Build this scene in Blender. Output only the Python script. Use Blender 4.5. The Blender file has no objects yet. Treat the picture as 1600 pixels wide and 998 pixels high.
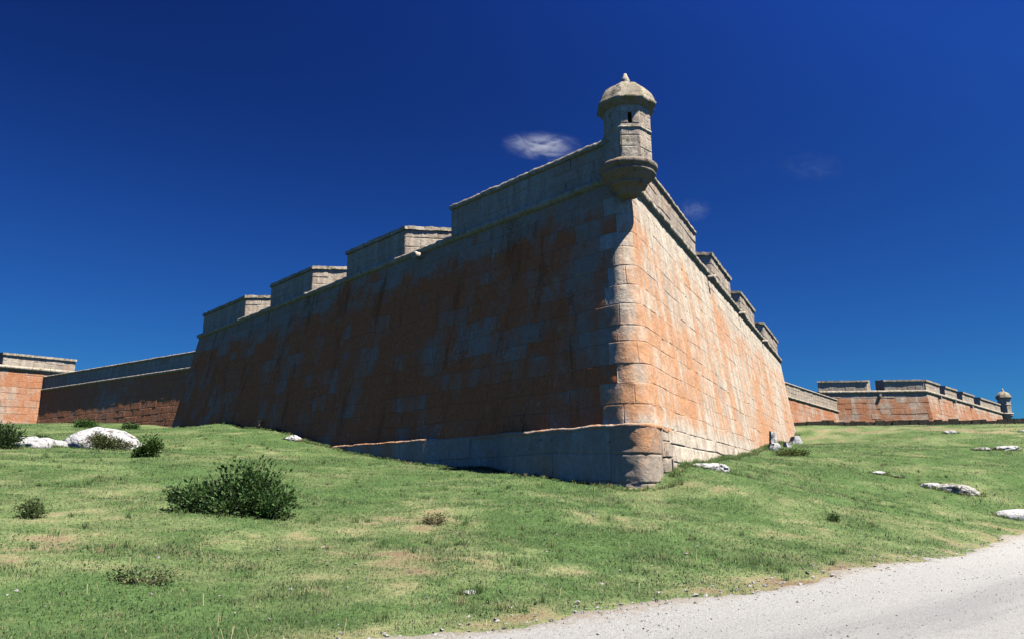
import bpy, math, random
import numpy as np
from mathutils import Vector

R_ = math.radians
random.seed(7)
rng = np.random.default_rng(11)
scene = bpy.context.scene
COL = scene.collection
EYE = 1.65

# ------------------------------------------------------------------ noise
def _hash(ix, iy, iz, seed):
    h = (ix * 374761393 + iy * 668265263 + iz * 2147483647 + seed * 974634777) & 0xFFFFFFFF
    h = ((h ^ (h >> 13)) * 1274126177) & 0xFFFFFFFF
    h = h ^ (h >> 16)
    return (h & 0xFFFF) / 65535.0

def vnoise(x, y, z=0.0, seed=0):
    x, y, z = np.broadcast_arrays(np.asarray(x, float), np.asarray(y, float), np.asarray(z, float))
    ix, iy, iz = (np.floor(a).astype(np.int64) for a in (x, y, z))
    fx, fy, fz = x - ix, y - iy, z - iz
    fx, fy, fz = (t * t * (3 - 2 * t) for t in (fx, fy, fz))
    r = 0
    for dx in (0, 1):
        wx = fx if dx else 1 - fx
        for dy in (0, 1):
            wy = fy if dy else 1 - fy
            for dz in (0, 1):
                wz = fz if dz else 1 - fz
                r = r + wx * wy * wz * _hash(ix + dx, iy + dy, iz + dz, seed)
    return r

def fbm(x, y, z=0.0, seed=0, oct=3):
    r, a, t = 0, 1.0, 0
    x, y, z = np.asarray(x, float), np.asarray(y, float), np.asarray(z, float)
    for i in range(oct):
        r = r + a * vnoise(x, y, z, seed + i * 17)
        t += a; a *= .5
        x, y, z = x * 2.03 + 3.1, y * 2.03 + 7.7, z * 2.03 + 1.3
    return r / t

def sstep(a, b, x):
    t = np.clip((np.asarray(x, float) - a) / (b - a), 0, 1)
    return t * t * (3 - 2 * t)

# ------------------------------------------------------------------ object helpers
ROOT = {}
def tag(o, label=None, cat=None, group=None, kind=None):
    if label: o['label'] = label
    if cat: o['category'] = cat
    if group: o['group'] = group
    if kind: o['kind'] = kind
    return o

def empty(name, loc):
    o = bpy.data.objects.new(name, None)
    o.location = loc; o.empty_display_size = .5
    COL.objects.link(o); ROOT[o.name] = np.array(loc, float)
    return o

class MB:
    def __init__(s):
        s.v = []; s.n = 0; s.f = []; s.a = {}
    def add(s, v, f, **att):
        v = np.asarray(v, float)
        s.v.append(v)
        for q in f: s.f.append(tuple(int(i) + s.n for i in q))
        for k in set(list(att) + list(s.a)):
            s.a.setdefault(k, [])
            have = sum(len(z) for z in s.a[k])
            if have < s.n: s.a[k].append(np.zeros((s.n - have, 3)))
            if k in att: s.a[k].append(np.broadcast_to(np.asarray(att[k], float), (len(v), 3)))
        s.n += len(v)
    def build(s, name, mat, parent=None, loc=None, smooth=True):
        v = np.concatenate(s.v)
        off = np.zeros(3)
        if parent is not None: off = ROOT[parent.name]
        elif loc is not None: off = np.array(loc, float)
        me = bpy.data.meshes.new(name)
        me.from_pydata((v - off).tolist(), [], s.f)
        for k, l in s.a.items():
            arr = np.concatenate(l)
            if len(arr) < len(v): arr = np.concatenate([arr, np.zeros((len(v) - len(arr), 3))])
            at = me.attributes.new(k, 'FLOAT_VECTOR', 'POINT')
            at.data.foreach_set('vector', arr.astype(np.float32).ravel())
        if smooth:
            me.polygons.foreach_set('use_smooth', np.ones(len(me.polygons), bool))
        me.materials.append(mat); me.update()
        o = bpy.data.objects.new(name, me); COL.objects.link(o)
        if parent is not None:
            o.parent = parent
            ROOT[o.name] = ROOT[parent.name]
        else:
            o.location = off; ROOT[o.name] = off
        return o

def grid_faces(nu, nv):
    f = []
    for i in range(nu - 1):
        for j in range(nv - 1):
            f.append((i * nv + j, (i + 1) * nv + j, (i + 1) * nv + j + 1, i * nv + j + 1))
    return f

# ------------------------------------------------------------------ masonry
def masonry(mb, F, s0, s1, z0, z1, fid=0, row=(.6, .85), width=(.9, 2.6), cell=.3, rough=.02, step=.018,
            depth=.02, bevel=.03, warp=.075, seed=0, cuts=(), chip=.0):
    """rows of separate dressed blocks with sunk joints laid over the surface F(s, z, outward)"""
    r = random.Random(seed * 31 + fid)
    rows = [z0]
    while rows[-1] < z1 - row[0] * .6:
        rows.append(rows[-1] + r.uniform(*row))
    k = (z1 - z0) / (rows[-1] - z0)
    rows = [z0 + (q - z0) * k for q in rows]
    for a, b in zip(rows[:-1], rows[1:]):
        cs = [s0]
        x = s0 - r.uniform(0, width[0])
        while True:
            x += r.uniform(*width)
            if x > s1 - width[0] * .35: break
            if x > s0 + width[0] * .35: cs.append(x)
        cs.append(s1)
        for c, d in zip(cs[:-1], cs[1:]):
            if any(c < q[1] and d > q[0] and a < q[3] and b > q[2] for q in cuts): continue
            j = min(bevel, (d - c) * .12, (b - a) * .12)
            nu = max(1, int(round((d - c) / cell))); nv = max(1, int(round((b - a) / cell)))
            us = np.concatenate([[c], np.unique(np.concatenate([[c + j, d - j], np.linspace(c + 2.2 * j, d - 2.2 * j, nu + 1)])), [d]])
            vs = np.concatenate([[a], np.unique(np.concatenate([[a + j, b - j], np.linspace(a + 2.2 * j, b - 2.2 * j, nv + 1)])), [b]])
            U, V = np.meshgrid(us, vs, indexing='ij')
            rim = np.zeros_like(U); rim[0] = rim[-1] = 1; rim[:, 0] = rim[:, -1] = 1
            st = r.uniform(-step, step); tu = r.uniform(-1, 1) * step * .6; tv = r.uniform(-1, 1) * step * .6
            o = st + tu * (U - c) / (d - c) + tv * (V - a) / (b - a) + rough * 2 * (fbm(U * 1.9, V * 1.9, fid * 5.3, seed, 3) - .5)
            if chip:
                o = o - chip * sstep(.62, .8, fbm(U * 2.6, V * 2.6, fid, seed + 9, 2))
            o = np.where(rim > 0, -depth, o)
            if warp:
                wU = U + warp * 2 * (vnoise(U * .4, V * .7, fid, seed + 5) - .5) * sstep(0, 1, U - s0) * sstep(0, 1, s1 - U)
                wV = V + warp * 2 * (vnoise(U * .55, V * .4, fid, seed + 6) - .5) * sstep(0, .8, V - z0) * sstep(0, .8, z1 - V)
            else: wU, wV = U, V
            P = F(wU.ravel(), wV.ravel(), o.ravel())
            blk = np.stack([np.full(U.size, r.random()), np.full(U.size, r.random()), rim.ravel()], -1)
            wuv = np.stack([wU.ravel(), P[:, 2], np.full(U.size, fid * 37.0)], -1)
            (mb(c, d, a, b) if callable(mb) else mb).add(P, grid_faces(len(us), len(vs)), blk=blk, wuv=wuv)

class Outline:
    """plan A-B-C-D-E seen from outside, C the rounded salient (s = 0), battered below HC"""
    def __init__(s, pts, HC, bats, R0=.42, kR=.045, arc=.9):
        s.p = [np.array(q, float) for q in pts]; s.HC = HC; s.b = bats; s.R0 = R0; s.kR = kR; s.a = arc
        s.d = []; s.nrm = []; s.L = []
        for q, w in zip(s.p[:-1], s.p[1:]):
            d = w - q; L = np.hypot(*d); d = d / L
            s.d.append(d); s.L.append(L); s.nrm.append(np.array([d[1], -d[0]]))
    def corner(s, i, o0, o1):
        """point where the lines i-1 and i, moved out by o0 and o1, meet"""
        n0, n1 = s.nrm[i - 1], s.nrm[i]
        det = n0[0] * n1[1] - n0[1] * n1[0]
        x = (o0 * n1[1] - o1 * n0[1]) / det; y = (n0[0] * o1 - n1[0] * o0) / det
        return np.stack([s.p[i][0] + x, s.p[i][1] + y], -1)
    def F(s, S, Z, o):
        S, Z, o = np.broadcast_arrays(np.asarray(S, float), np.asarray(Z, float), np.asarray(o, float))
        h = np.maximum(s.HC - Z, 0)
        off = [o + b * h for b in s.b]
        Rr = np.maximum(s.R0 + s.kR * h + .4 * o, .05)
        A = s.p[0] + s.nrm[0] * off[0][..., None]
        B = s.corner(1, off[0], off[1]); C = s.corner(2, off[1], off[2]); D = s.corner(3, off[2], off[3])
        Ee = s.p[4] + s.nrm[3] * off[3][..., None]
        n1, n2 = s.nrm[1], s.nrm[2]
        turn = math.acos(float(np.clip(n1 @ n2, -1, 1)))
        tl = Rr * math.tan(turn / 2)
        T1 = C - s.d[1] * tl[..., None]; T2 = C + s.d[2] * tl[..., None]
        ctr = T1 - n1 * Rr[..., None]
        a0 = math.atan2(n1[1], n1[0])
        fr = np.clip((S + s.a) / (2 * s.a), 0, 1)
        ang = a0 + fr * turn
        arc = ctr + np.stack([np.cos(ang), np.sin(ang)], -1) * Rr[..., None]
        LB, LD = s.L[1], s.L[2]
        def run(Sa, T, Q, d, n, off_, L):
            w = min(9.0, L * .45)
            ta = (T - s.p[2]) @ d; qa = (Q - s.p[2]) @ d
            Sa = np.clip(Sa, s.a, L)
            al = Sa + (ta - s.a) * (1 - sstep(s.a, s.a + w, Sa)) + (qa - L) * sstep(L - w, L, Sa)
            return s.p[2] + d * al[..., None] + n * off_[..., None]
        left = run(-S, T1, B, -s.d[1], n1, off[1], LB)
        right = run(S, T2, D, s.d[2], n2, off[2], LD)
        t = np.clip((-S - LB) / s.L[0], 0, 1)[..., None]; lf = B + (A - B) * t
        t = np.clip((S - LD) / s.L[3], 0, 1)[..., None]; rf = D + (Ee - D) * t
        Sx = S[..., None]
        P = np.where(Sx < -LB, lf, np.where(Sx < -s.a, left, np.where(Sx <= s.a, arc, np.where(Sx <= LD, right, rf))))
        return np.concatenate([P, Z[..., None]], -1)

def line_F(p, q, HC, bat):
    p, q = np.array(p, float), np.array(q, float)
    d = q - p; d = d / np.hypot(*d); n = np.array([d[1], -d[0]])
    def F(S, Z, o):
        S, Z, o = np.broadcast_arrays(np.asarray(S, float), np.asarray(Z, float), np.asarray(o, float))
        P = p + d * S[..., None] + n * (o + bat * np.maximum(HC - Z, 0))[..., None]
        return np.concatenate([P, Z[..., None]], -1)
    return F, d, n

def quad_F(a, b, c, d):
    """bilinear sheet a(0,0) b(1,0) c(1,1) d(0,1) in metres along the bottom and the left edge"""
    a, b, c, d = (np.array(q, float) for q in (a, b, c, d))
    W = np.linalg.norm(b - a); H = np.linalg.norm(d - a)
    n = np.cross(b - a, d - a); n = n / np.linalg.norm(n)
    def F(S, Z, o):
        u = (np.asarray(S, float) / W)[..., None]; v = (np.asarray(Z, float) / H)[..., None]
        return a * (1 - u) * (1 - v) + b * u * (1 - v) + c * u * v + d * (1 - u) * v + n * np.asarray(o, float)[..., None]
    return F, W, H

def jitter(P, amp, fr=3.0, seed=0):
    P = np.asarray(P, float)
    return P + np.stack([fbm(P[:, 0] * fr, P[:, 1] * fr, P[:, 2] * fr, seed + k * 101, 3) - .5 for k in range(3)], -1) * 2 * amp

def sweep(mb, F, ss, prof, amp=.02, fr=3.0, seed=0, cap=True):
    ss = np.asarray(ss, float); m = len(prof)
    V = []
    for (o, z) in prof:
        V.append(F(ss, np.full(len(ss), z), np.full(len(ss), o)))
    V = np.stack(V, 1).reshape(-1, 3)
    Vj = jitter(V, amp, fr, seed)
    f = grid_faces(len(ss), m)
    if cap:
        f.append(tuple(range(m))); e = (len(ss) - 1) * m
        f.append(tuple(e + i for i in reversed(range(m))))
    wuv = np.stack([np.repeat(ss, m), V[:, 2], np.full(len(V), 11.0)], -1)
    blk = np.stack([vnoise(wuv[:, 0] * .8, 0, 0, seed), vnoise(wuv[:, 0] * .8, 5, 0, seed), np.zeros(len(V))], -1)
    mb.add(Vj, f, wuv=wuv, blk=blk)

def hexa(mb, c8, cell=.4, amp=.03, fr=2.0, seed=0, rnd=None):
    """rough block from 8 corners (bottom ring 0-3, top ring 4-7)"""
    c = [np.array(q, float) for q in c8]
    r1, r2 = (random.Random(seed).random(), random.Random(seed + 3).random()) if rnd is None else rnd
    for (i, j, k, l) in ((0, 1, 5, 4), (1, 2, 6, 5), (2, 3, 7, 6), (3, 0, 4, 7), (4, 5, 6, 7), (3, 2, 1, 0)):
        W = max(np.linalg.norm(c[j] - c[i]), np.linalg.norm(c[k] - c[l])); H = max(np.linalg.norm(c[l] - c[i]), np.linalg.norm(c[k] - c[j]))
        nu, nv = max(1, int(round(W / cell))), max(1, int(round(H / cell)))
        U, V = np.meshgrid(np.linspace(0, 1, nu + 1), np.linspace(0, 1, nv + 1), indexing='ij')
        u, v = U.ravel()[:, None], V.ravel()[:, None]
        P = c[i] * (1 - u) * (1 - v) + c[j] * u * (1 - v) + c[k] * u * v + c[l] * (1 - u) * v
        P = jitter(P, amp, fr, seed)
        mb.add(P, grid_faces(nu + 1, nv + 1), wuv=np.stack([P[:, 0] + P[:, 1], P[:, 2], P[:, 1]], -1),
               blk=np.broadcast_to(np.array([r1, r2, 0.0]), (len(P), 3)))

def lathe(mb, ctr, prof, seg=48, amp=.01, fr=3.0, seed=0, fid=5, facet=0, rot=0.0):
    """turned profile (r, z); facet > 0 makes it a regular polygon in plan"""
    ctr = np.array(ctr, float); m = len(prof)
    th = np.linspace(0, 2 * math.pi, seg, endpoint=False)
    rr = np.array([p[0] for p in prof]); zz = np.array([p[1] for p in prof])
    k = np.ones(seg)
    if facet:
        w = 2 * math.pi / facet
        k = math.cos(w / 2) / np.cos((th - rot) % w - w / 2)
        k = .25 + .75 * k if facet > 50 else k
    X = np.cos(th)[:, None] * rr * k[:, None]; Y = np.sin(th)[:, None] * rr * k[:, None]; Z = np.broadcast_to(zz, X.shape)
    P = np.stack([X, Y, Z], -1).reshape(-1, 3) + ctr
    Pj = jitter(P, amp, fr, seed)
    f = []
    for i in range(seg):
        a = i * m; b = ((i + 1) % seg) * m
        for j in range(m - 1): f.append((a + j, b + j, b + j + 1, a + j + 1))
    wuv = np.stack([np.repeat(th, m) * 1.0, P[:, 2], np.full(len(P), fid * 3.0)], -1)
    blk = np.stack([vnoise(wuv[:, 0] * 1.3, P[:, 2] * 2, 0, seed), vnoise(wuv[:, 0] * 1.3, P[:, 2] * 2, 9, seed), np.zeros(len(P))], -1)
    mb.add(Pj, f, wuv=wuv, blk=blk)

# ------------------------------------------------------------------ node helper
class NT:
    def __init__(s, mat):
        mat.use_nodes = True
        s.t = mat.node_tree; s.t.nodes.clear()
    def n(s, typ, **kw):
        x = s.t.nodes.new(typ)
        for k, v in kw.items():
            if k.startswith('i_'): x.inputs[int(k[2:])].default_value = v
            else: setattr(x, k, v)
        return x
    def l(s, a, b): s.t.links.new(a, b)
    def math(s, op, a, b=None, c=None, clamp=False):
        x = s.n('ShaderNodeMath', operation=op, use_clamp=clamp)
        for i, q in enumerate((a, b, c)):
            if q is None: continue
            if isinstance(q, (int, float)): x.inputs[i].default_value = q
            else: s.l(q, x.inputs[i])
        return x.outputs[0]
    def attr(s, name):
        return s.n('ShaderNodeAttribute', attribute_name=name)
    def noise(s, vec, scale, detail=3, rough=.55, dist=0.0):
        x = s.n('ShaderNodeTexNoise'); x.inputs['Scale'].default_value = scale; x.inputs['Detail'].default_value = detail
        x.inputs['Roughness'].default_value = rough; x.inputs['Distortion'].default_value = dist
        if vec is not None: s.l(vec, x.inputs['Vector'])
        return x.outputs['Fac']
    def scalev(s, vec, sc):
        x = s.n('ShaderNodeVectorMath', operation='MULTIPLY'); s.l(vec, x.inputs[0]); x.inputs[1].default_value = sc
        return x.outputs[0]
    def rng(s, v, a, b, c=0.0, d=1.0, smooth=True):
        x = s.n('ShaderNodeMapRange'); x.interpolation_type = 'SMOOTHSTEP' if smooth else 'LINEAR'
        s.l(v, x.inputs[0])
        for i, q in enumerate((a, b, c, d)): x.inputs[i + 1].default_value = q
        return x.outputs[0]
    def mix(s, f, a, b, typ='MIX'):
        x = s.n('ShaderNodeMix', data_type='RGBA', blend_type=typ)
        for i, q in ((0, f), (6, a), (7, b)):
            if isinstance(q, (int, float)): x.inputs[i].default_value = q
            elif isinstance(q, tuple): x.inputs[i].default_value = (*q, 1) if len(q) == 3 else q
            else: s.l(q, x.inputs[i])
        return x.outputs[2]
    def out(s, col, rough=.9, bump=None, bstr=.5, bdist=.02, spec=.15):
        p = s.n('ShaderNodeBsdfPrincipled'); o = s.n('ShaderNodeOutputMaterial')
        if isinstance(col, tuple): p.inputs['Base Color'].default_value = (*col, 1)
        else: s.l(col, p.inputs['Base Color'])
        if isinstance(rough, (int, float)): p.inputs['Roughness'].default_value = rough
        else: s.l(rough, p.inputs['Roughness'])
        p.inputs['Specular IOR Level'].default_value = spec
        if bump is not None:
            b = s.n('ShaderNodeBump'); b.inputs['Strength'].default_value = bstr; b.inputs['Distance'].default_value = bdist
            s.l(bump, b.inputs['Height']); s.l(b.outputs[0], p.inputs['Normal'])
        s.l(p.outputs[0], o.inputs[0])
        return p

def sep(t, v):
    x = t.n('ShaderNodeSeparateXYZ'); t.l(v, x.inputs[0]); return x.outputs

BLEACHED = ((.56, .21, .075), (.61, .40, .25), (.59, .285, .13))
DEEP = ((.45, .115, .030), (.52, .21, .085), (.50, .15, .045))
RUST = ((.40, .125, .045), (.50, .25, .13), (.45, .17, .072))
def stone(name, orange=.5, ztop=None, zlow=None, dark=.25, pale=.3, tone=1.0, moss=0.0, fine=1.0, blkmix=.12, lich=BLEACHED, vdark=0.0, joint=.9, jw=0.0, sv=.11):
    m = bpy.data.materials.new(name); t = NT(m)
    W = t.attr('wuv').outputs['Vector']; B = sep(t, t.attr('blk').outputs['Vector'])
    Wz = sep(t, W)[1]
    geo = t.n('ShaderNodeNewGeometry').outputs['Position']
    streak = t.noise(t.scalev(W, (.62, sv, 1)), 1.0, 6, .66, .4)
    med = t.noise(t.scalev(W, (1.5, .8, 1)), 1.0, 4, .6)
    fin = t.noise(geo, 9.0 * fine, 5, .7)
    spk = t.noise(geo, 34.0 * fine, 2, .6)
    big = t.noise(t.scalev(W, (.16, .16, 1)), 1.0, 3, .5)
    # granite
    g = t.mix(t.math('ADD', t.math('MULTIPLY', B[1], .55), t.math('MULTIPLY', med, .45)), (.35 * tone, .285 * tone, .225 * tone), (.52 * tone, .43 * tone, .335 * tone))
    g = t.mix(t.math('MULTIPLY', t.rng(spk, .52, .72), .5), g, (.16 * tone, .14 * tone, .125 * tone))
    # pale crust and washed runs
    pl = t.noise(t.scalev(W, (1.1, .14, 1)), 1.7, 4, .65)
    pm = t.math('ADD', pl, t.math('MULTIPLY', fin, .35))
    pmask = t.rng(pm, .86 - pale * .6, 1.0 - pale * .45)
    g = t.mix(t.math('MULTIPLY', pmask, .85), g, (.60 * tone, .52 * tone, .40 * tone))
    # orange crustose lichen
    s_ = t.math('ADD', t.math('MULTIPLY', streak, .75), t.math('MULTIPLY', med, .35))
    s_ = t.math('ADD', s_, t.math('MULTIPLY', t.math('SUBTRACT', B[0], .5), blkmix))
    s_ = t.math('ADD', s_, t.math('MULTIPLY', t.math('SUBTRACT', big, .5), .5))
    s_ = t.math('ADD', s_, t.math('MULTIPLY', t.math('SUBTRACT', fin, .5), .42))
    if ztop is not None:
        s_ = t.math('SUBTRACT', s_, t.math('MULTIPLY', t.rng(Wz, ztop - 2.6, ztop - .1), .30))
    if zlow is not None:
        s_ = t.math('SUBTRACT', s_, t.math('MULTIPLY', t.rng(Wz, zlow, zlow - 1.6), .34))
    om = t.rng(s_, .70 - orange * .42, .96 - orange * .42)
    oc = t.mix(t.rng(fin, .35, .7), lich[0], lich[1])
    oc = t.mix(t.rng(med, .35, .7), oc, lich[2])
    c = t.mix(t.math('MULTIPLY', om, .88), g, oc)
    mot = t.noise(geo, 4.6, 4, .7)
    c = t.mix(t.rng(mot, .33, .67), t.mix(1.0, c, (.80, .80, .80), 'MULTIPLY'), t.mix(1.0, c, (1.10, 1.10, 1.08), 'MULTIPLY'))
    yl = t.noise(t.scalev(W, (.9, .5, 1)), 2.2, 4, .7)
    c = t.mix(t.math('MULTIPLY', t.rng(yl, .60, .72), .5), c, (.52, .42, .20))
    pit = t.noise(t.scalev(geo, (1, 1, 2.2)), 6.5, 3, .75)
    c = t.mix(t.math('MULTIPLY', t.rng(pit, .66, .74), .75), c, (.08, .065, .05))
    # black crust
    dk = t.math('ADD', t.noise(geo, 2.3, 5, .75), t.math('MULTIPLY', t.math('SUBTRACT', spk, .5), .3))
    c = t.mix(t.rng(dk, .80 - dark * .5, .92 - dark * .5), c, (.055, .05, .043))
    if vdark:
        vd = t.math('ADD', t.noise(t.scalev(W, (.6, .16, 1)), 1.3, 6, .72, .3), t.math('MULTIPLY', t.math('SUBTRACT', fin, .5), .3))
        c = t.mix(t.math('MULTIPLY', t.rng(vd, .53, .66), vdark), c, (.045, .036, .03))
    if moss:
        mm = t.math('ADD', t.noise(geo, 3.1, 4, .7), t.math('MULTIPLY', t.math('SUBTRACT', fin, .5), .5))
        c = t.mix(t.rng(mm, .75 - moss * .45, .88 - moss * .45), c, (.20, .195, .105))
    sp_ = t.math('ADD', t.noise(geo, 5.5, 5, .8), t.math('MULTIPLY', t.noise(geo, .45, 3, .6), .35))
    c = t.mix(t.math('MULTIPLY', t.rng(sp_, .81, .86), .8), c, (.58, .54, .45))
    c = t.mix(t.math('MULTIPLY', t.rng(B[2], .35, 1.0), t.rng(mot, .44 - jw, .64 - jw, .02, joint)), c, (.07, .058, .048))
    h = t.math('ADD', t.math('MULTIPLY', fin, 1.0), t.math('MULTIPLY', spk, .35))
    h = t.math('ADD', h, t.math('MULTIPLY', t.noise(geo, 3.4, 4, .6), 1.6))
    t.out(c, .93, h, .7, .035, .1)
    return m

M = {}
HC = 12.15 + EYE; HT = 13.92 + EYE
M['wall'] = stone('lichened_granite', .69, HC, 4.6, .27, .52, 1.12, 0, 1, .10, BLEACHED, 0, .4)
M['rust'] = stone('shade_toned_rust_lichen', .97, HC, None, .36, .16, .80, 0, 1, .2, DEEP, .8, 1.0, .12, .2)  # rust lichen, with the left face's shade darkened into its colour
M['plinth'] = stone('foundation_granite', .50, None, None, .42, .36, .98)
M['ledge'] = stone('ledge_lichen', .72, None, None, .26, .4)
M['parapet'] = stone('parapet_granite', .24, None, None, .27, .40, .97)
M['crust'] = stone('crusted_coping', .10, None, None, .32, .46, 1.0, .55)
M['turret'] = stone('turret_granite', .05, None, None, .47, .46, 1.12, .42, 1.3)
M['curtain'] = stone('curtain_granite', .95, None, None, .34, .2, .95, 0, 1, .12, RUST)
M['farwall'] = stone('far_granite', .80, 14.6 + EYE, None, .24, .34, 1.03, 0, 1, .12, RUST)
M['farpar'] = stone('far_parapet_granite', .30, None, None, .24, .4, 1.02)
M['fieldstone'] = stone('dark_fieldstone', .05, None, None, .95, .1, .4, .2)

def simple(name, col, rough=.9):
    m = bpy.data.materials.new(name); t = NT(m)
    g = t.n('ShaderNodeNewGeometry').outputs['Position']
    c = t.mix(t.noise(g, 6, 4, .6), tuple(.75 * q for q in col), tuple(min(1, 1.2 * q) for q in col))
    t.out(c, rough, t.noise(g, 14, 4, .6), .4, .02)
    return m
M['hollow'] = simple('stone_recess', (.10, .09, .08))
M['terre'] = simple('earth_fill', (.16, .13, .08))

# ------------------------------------------------------------------ terrain
def pol(az, D, rel):
    return (D * math.sin(R_(az)), D * math.cos(R_(az)), rel + EYE)
CP = [pol(a, d, z) for a, d, z in (
    (0, 0.5, -1.65), (180, 8, -1.65), (90, 8, -1.65), (-90, 8, -1.6), (140, 12, -1.65), (-135, 12, -1.65), (60, 14, -1.64), (0, 5, -1.63),
    (180, 40, -1.7), (120, 40, -1.7), (-120, 40, -1.2), (90, 40, -1.5),
    (-40, 10, -1.38), (-33, 14, -1.02), (-33, 20, -.45), (-33, 30, .75), (-33, 45, 2.25), (-33, 70, 4.3), (-33, 103, 6.5), (-30.5, 103, 6.9),
    (-27, 25, .12), (-27, 45, 2.0), (-27, 62, 3.7), (-26, 85, 6.0), (-22.9, 78, 5.3), (-20, 10, -1.5), (-20, 14, -1.15), (-20, 20, -.45), (-20, 30, .75), (-20, 45, 2.55),
    (-19, 57.5, 4.35), (-21.5, 62, 4.25), (-23, 66, 4.5), (-10, 10, -1.55), (-10, 18, -.8), (-10, 25, -.05), (-10, 33, .85), (0, 10, -1.6), (0, 13.5, -1.3), (0, 20, -.55), (0, 26, .05),
    (9, 12, -1.58), (9, 18, -1.1), (9, 23, -.5), (18, 15.5, -1.58), (18, 19, -1.3), (18, 25, -.65), (18, 33, .25), (19, 42, 1.25), (19.4, 88, 6.34),
    (28, 25, -1.57), (28, 31, -1.05), (28, 40, .05), (28, 55, 1.95), (27, 75, 4.4), (27, 94, 6.3), (33, 33, -1.5), (33, 45, .2), (33, 62, 2.35), (32.6, 76, 4.2), (32.6, 96, 6.3),
    (40, 42, -1.4), (45, 65, 2.0), (45, 96, 6.2), (20, 102, 5.9), (27, 112, 5.7), (33, 120, 5.6), (23, 130, 5.6), (32, 180, 5.0), (-45, 40, 1.2), (-45, 90, 4.6), (-60, 30, .0))]
CP += [(x, y, z) for x, y, z in (
    (3.22, 28.0, 1.79), (1.6, 29.9, 2.05), (.24, 31.6, 2.28), (-1.08, 33.2, 2.55), (-1.95, 34.2, 2.5), (-3.61, 36.1, 2.64), (-4.42, 37.1, 2.84),
    (-7.15, 40.4, 3.32), (-9.72, 43.4, 3.86), (-11.71, 45.8, 4.45), (-14.6, 49.3, 5.2), (-17.51, 52.8, 5.55), (-26.59, 63.4, 6.2),
    (4.4, 26.9, 1.66), (5.35, 27.3, 1.9), (6.29, 29.6, 2.43), (8.49, 34.5, 2.8), (11.53, 41.3, 3.21), (14.59, 48.1, 3.75), (19.13, 58.3, 4.8), (24.38, 69.9, 5.5),
    (0, 60, 6.5), (10, 75, 7.0), (-10, 90, 7.5))]
CP = np.array(CP)
def _tps():
    n = len(CP); X = CP[:, :2] / 50
    d2 = ((X[:, None] - X[None]) ** 2).sum(-1)
    K = .5 * d2 * np.log(d2 + 1e-12) + 2e-4 * np.eye(n)
    Pm = np.concatenate([np.ones((n, 1)), X], 1)
    A = np.block([[K, Pm], [Pm.T, np.zeros((3, 3))]])
    return np.linalg.solve(A, np.concatenate([CP[:, 2], np.zeros(3)]))
_w = _tps()

EDGE = np.array([(-30, -16.5), (-12, -.5), (-5.2, 5.9), (-2.6, 8.4), (0.2, 10.2), (1.8, 11.7), (4.06, 13.8), (7, 16.75), (9.66, 19.5), (12.3, 22.4), (16.9, 27.2), (26, 36.5), (60, 72), (120, 130)], float)
_cum = np.concatenate([[0], np.cumsum(np.hypot(*np.diff(EDGE, axis=0).T))])
def road_dist(x, y):
    """signed distance to the grass-side edge of the road: positive on the road"""
    x, y = np.asarray(x, float), np.asarray(y, float)
    best = np.full(x.shape, 1e9); sd = np.zeros(x.shape)
    for a, b in zip(EDGE[:-1], EDGE[1:]):
        d = b - a; L = np.hypot(*d); d = d / L
        t = np.clip((x - a[0]) * d[0] + (y - a[1]) * d[1], 0, L)
        px, py = x - a[0] - d[0] * t, y - a[1] - d[1] * t
        q = np.hypot(px, py); s = np.sign(px * d[1] - py * d[0])
        m = q < best
        best = np.where(m, q, best); sd = np.where(m, q * s, sd)
    return sd
def edge_wob(x, y):
    return .9 * (fbm(x * .45, y * .45, 0, 71, 3) - .5) + .5 * (fbm(x * 2.2, y * 2.2, 0, 72, 2) - .5)

def height(x, y, fine=True):
    x, y = np.asarray(x, float), np.asarray(y, float)
    sh = x.shape; xf, yf = x.ravel(), y.ravel(); out = np.empty(len(xf))
    X = CP[:, :2] / 50
    for i in range(0, len(xf), 20000):
        a = np.stack([xf[i:i + 20000], yf[i:i + 20000]], -1) / 50
        d2 = ((a[:, None] - X[None]) ** 2).sum(-1)
        out[i:i + 20000] = (.5 * d2 * np.log(d2 + 1e-12)) @ _w[:len(CP)] + _w[-3] + a @ _w[-2:]
    r = np.hypot(xf, yf - 30)
    base = np.where(yf > 20, 4.5, 0.0)
    k = sstep(110, 210, r)
    out = out * (1 - k) + base * k
    if fine:
        rd = road_dist(xf, yf)
        am = sstep(.5, -3, rd)
        out = out + am * (.16 * (fbm(xf * .35, yf * .35, 0, 3, 3) - .5) + .15 * (fbm(xf * 1.1, yf * 1.1, 0, 4, 3) - .5))
    return out.reshape(sh)

def inside_fort(x, y, pad=0.0):
    zz = 3.0
    a = (x - CX[0]) * NL[0] + (y - CX[1]) * NL[1] - BAT_L * (HC - zz)
    b = (x - CX[0]) * NR[0] + (y - CX[1]) * NR[1] - BAT_R * (HC - zz)
    return (a < pad) & (b < pad)

# plan of the near bastion
CX = np.array([4.37, 29.6])
aL, aR = R_(-41.06), R_(24.78)
DL = np.array([math.sin(aL), math.cos(aL)]); DR = np.array([math.sin(aR), math.cos(aR)])
NL = np.array([-DL[1], DL[0]]); NR = np.array([DR[1], -DR[0]])
BAT_L, BAT_R = .168, .135
SL, SR = 45.4, 51.6
# curtain lines
CLn, CLf = np.array([-29.0, 72.6]), np.array([-52.7, 89.6])
CRn, CRf = np.array([32.8, 95.8]), np.array([49.2, 118.4])

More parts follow.
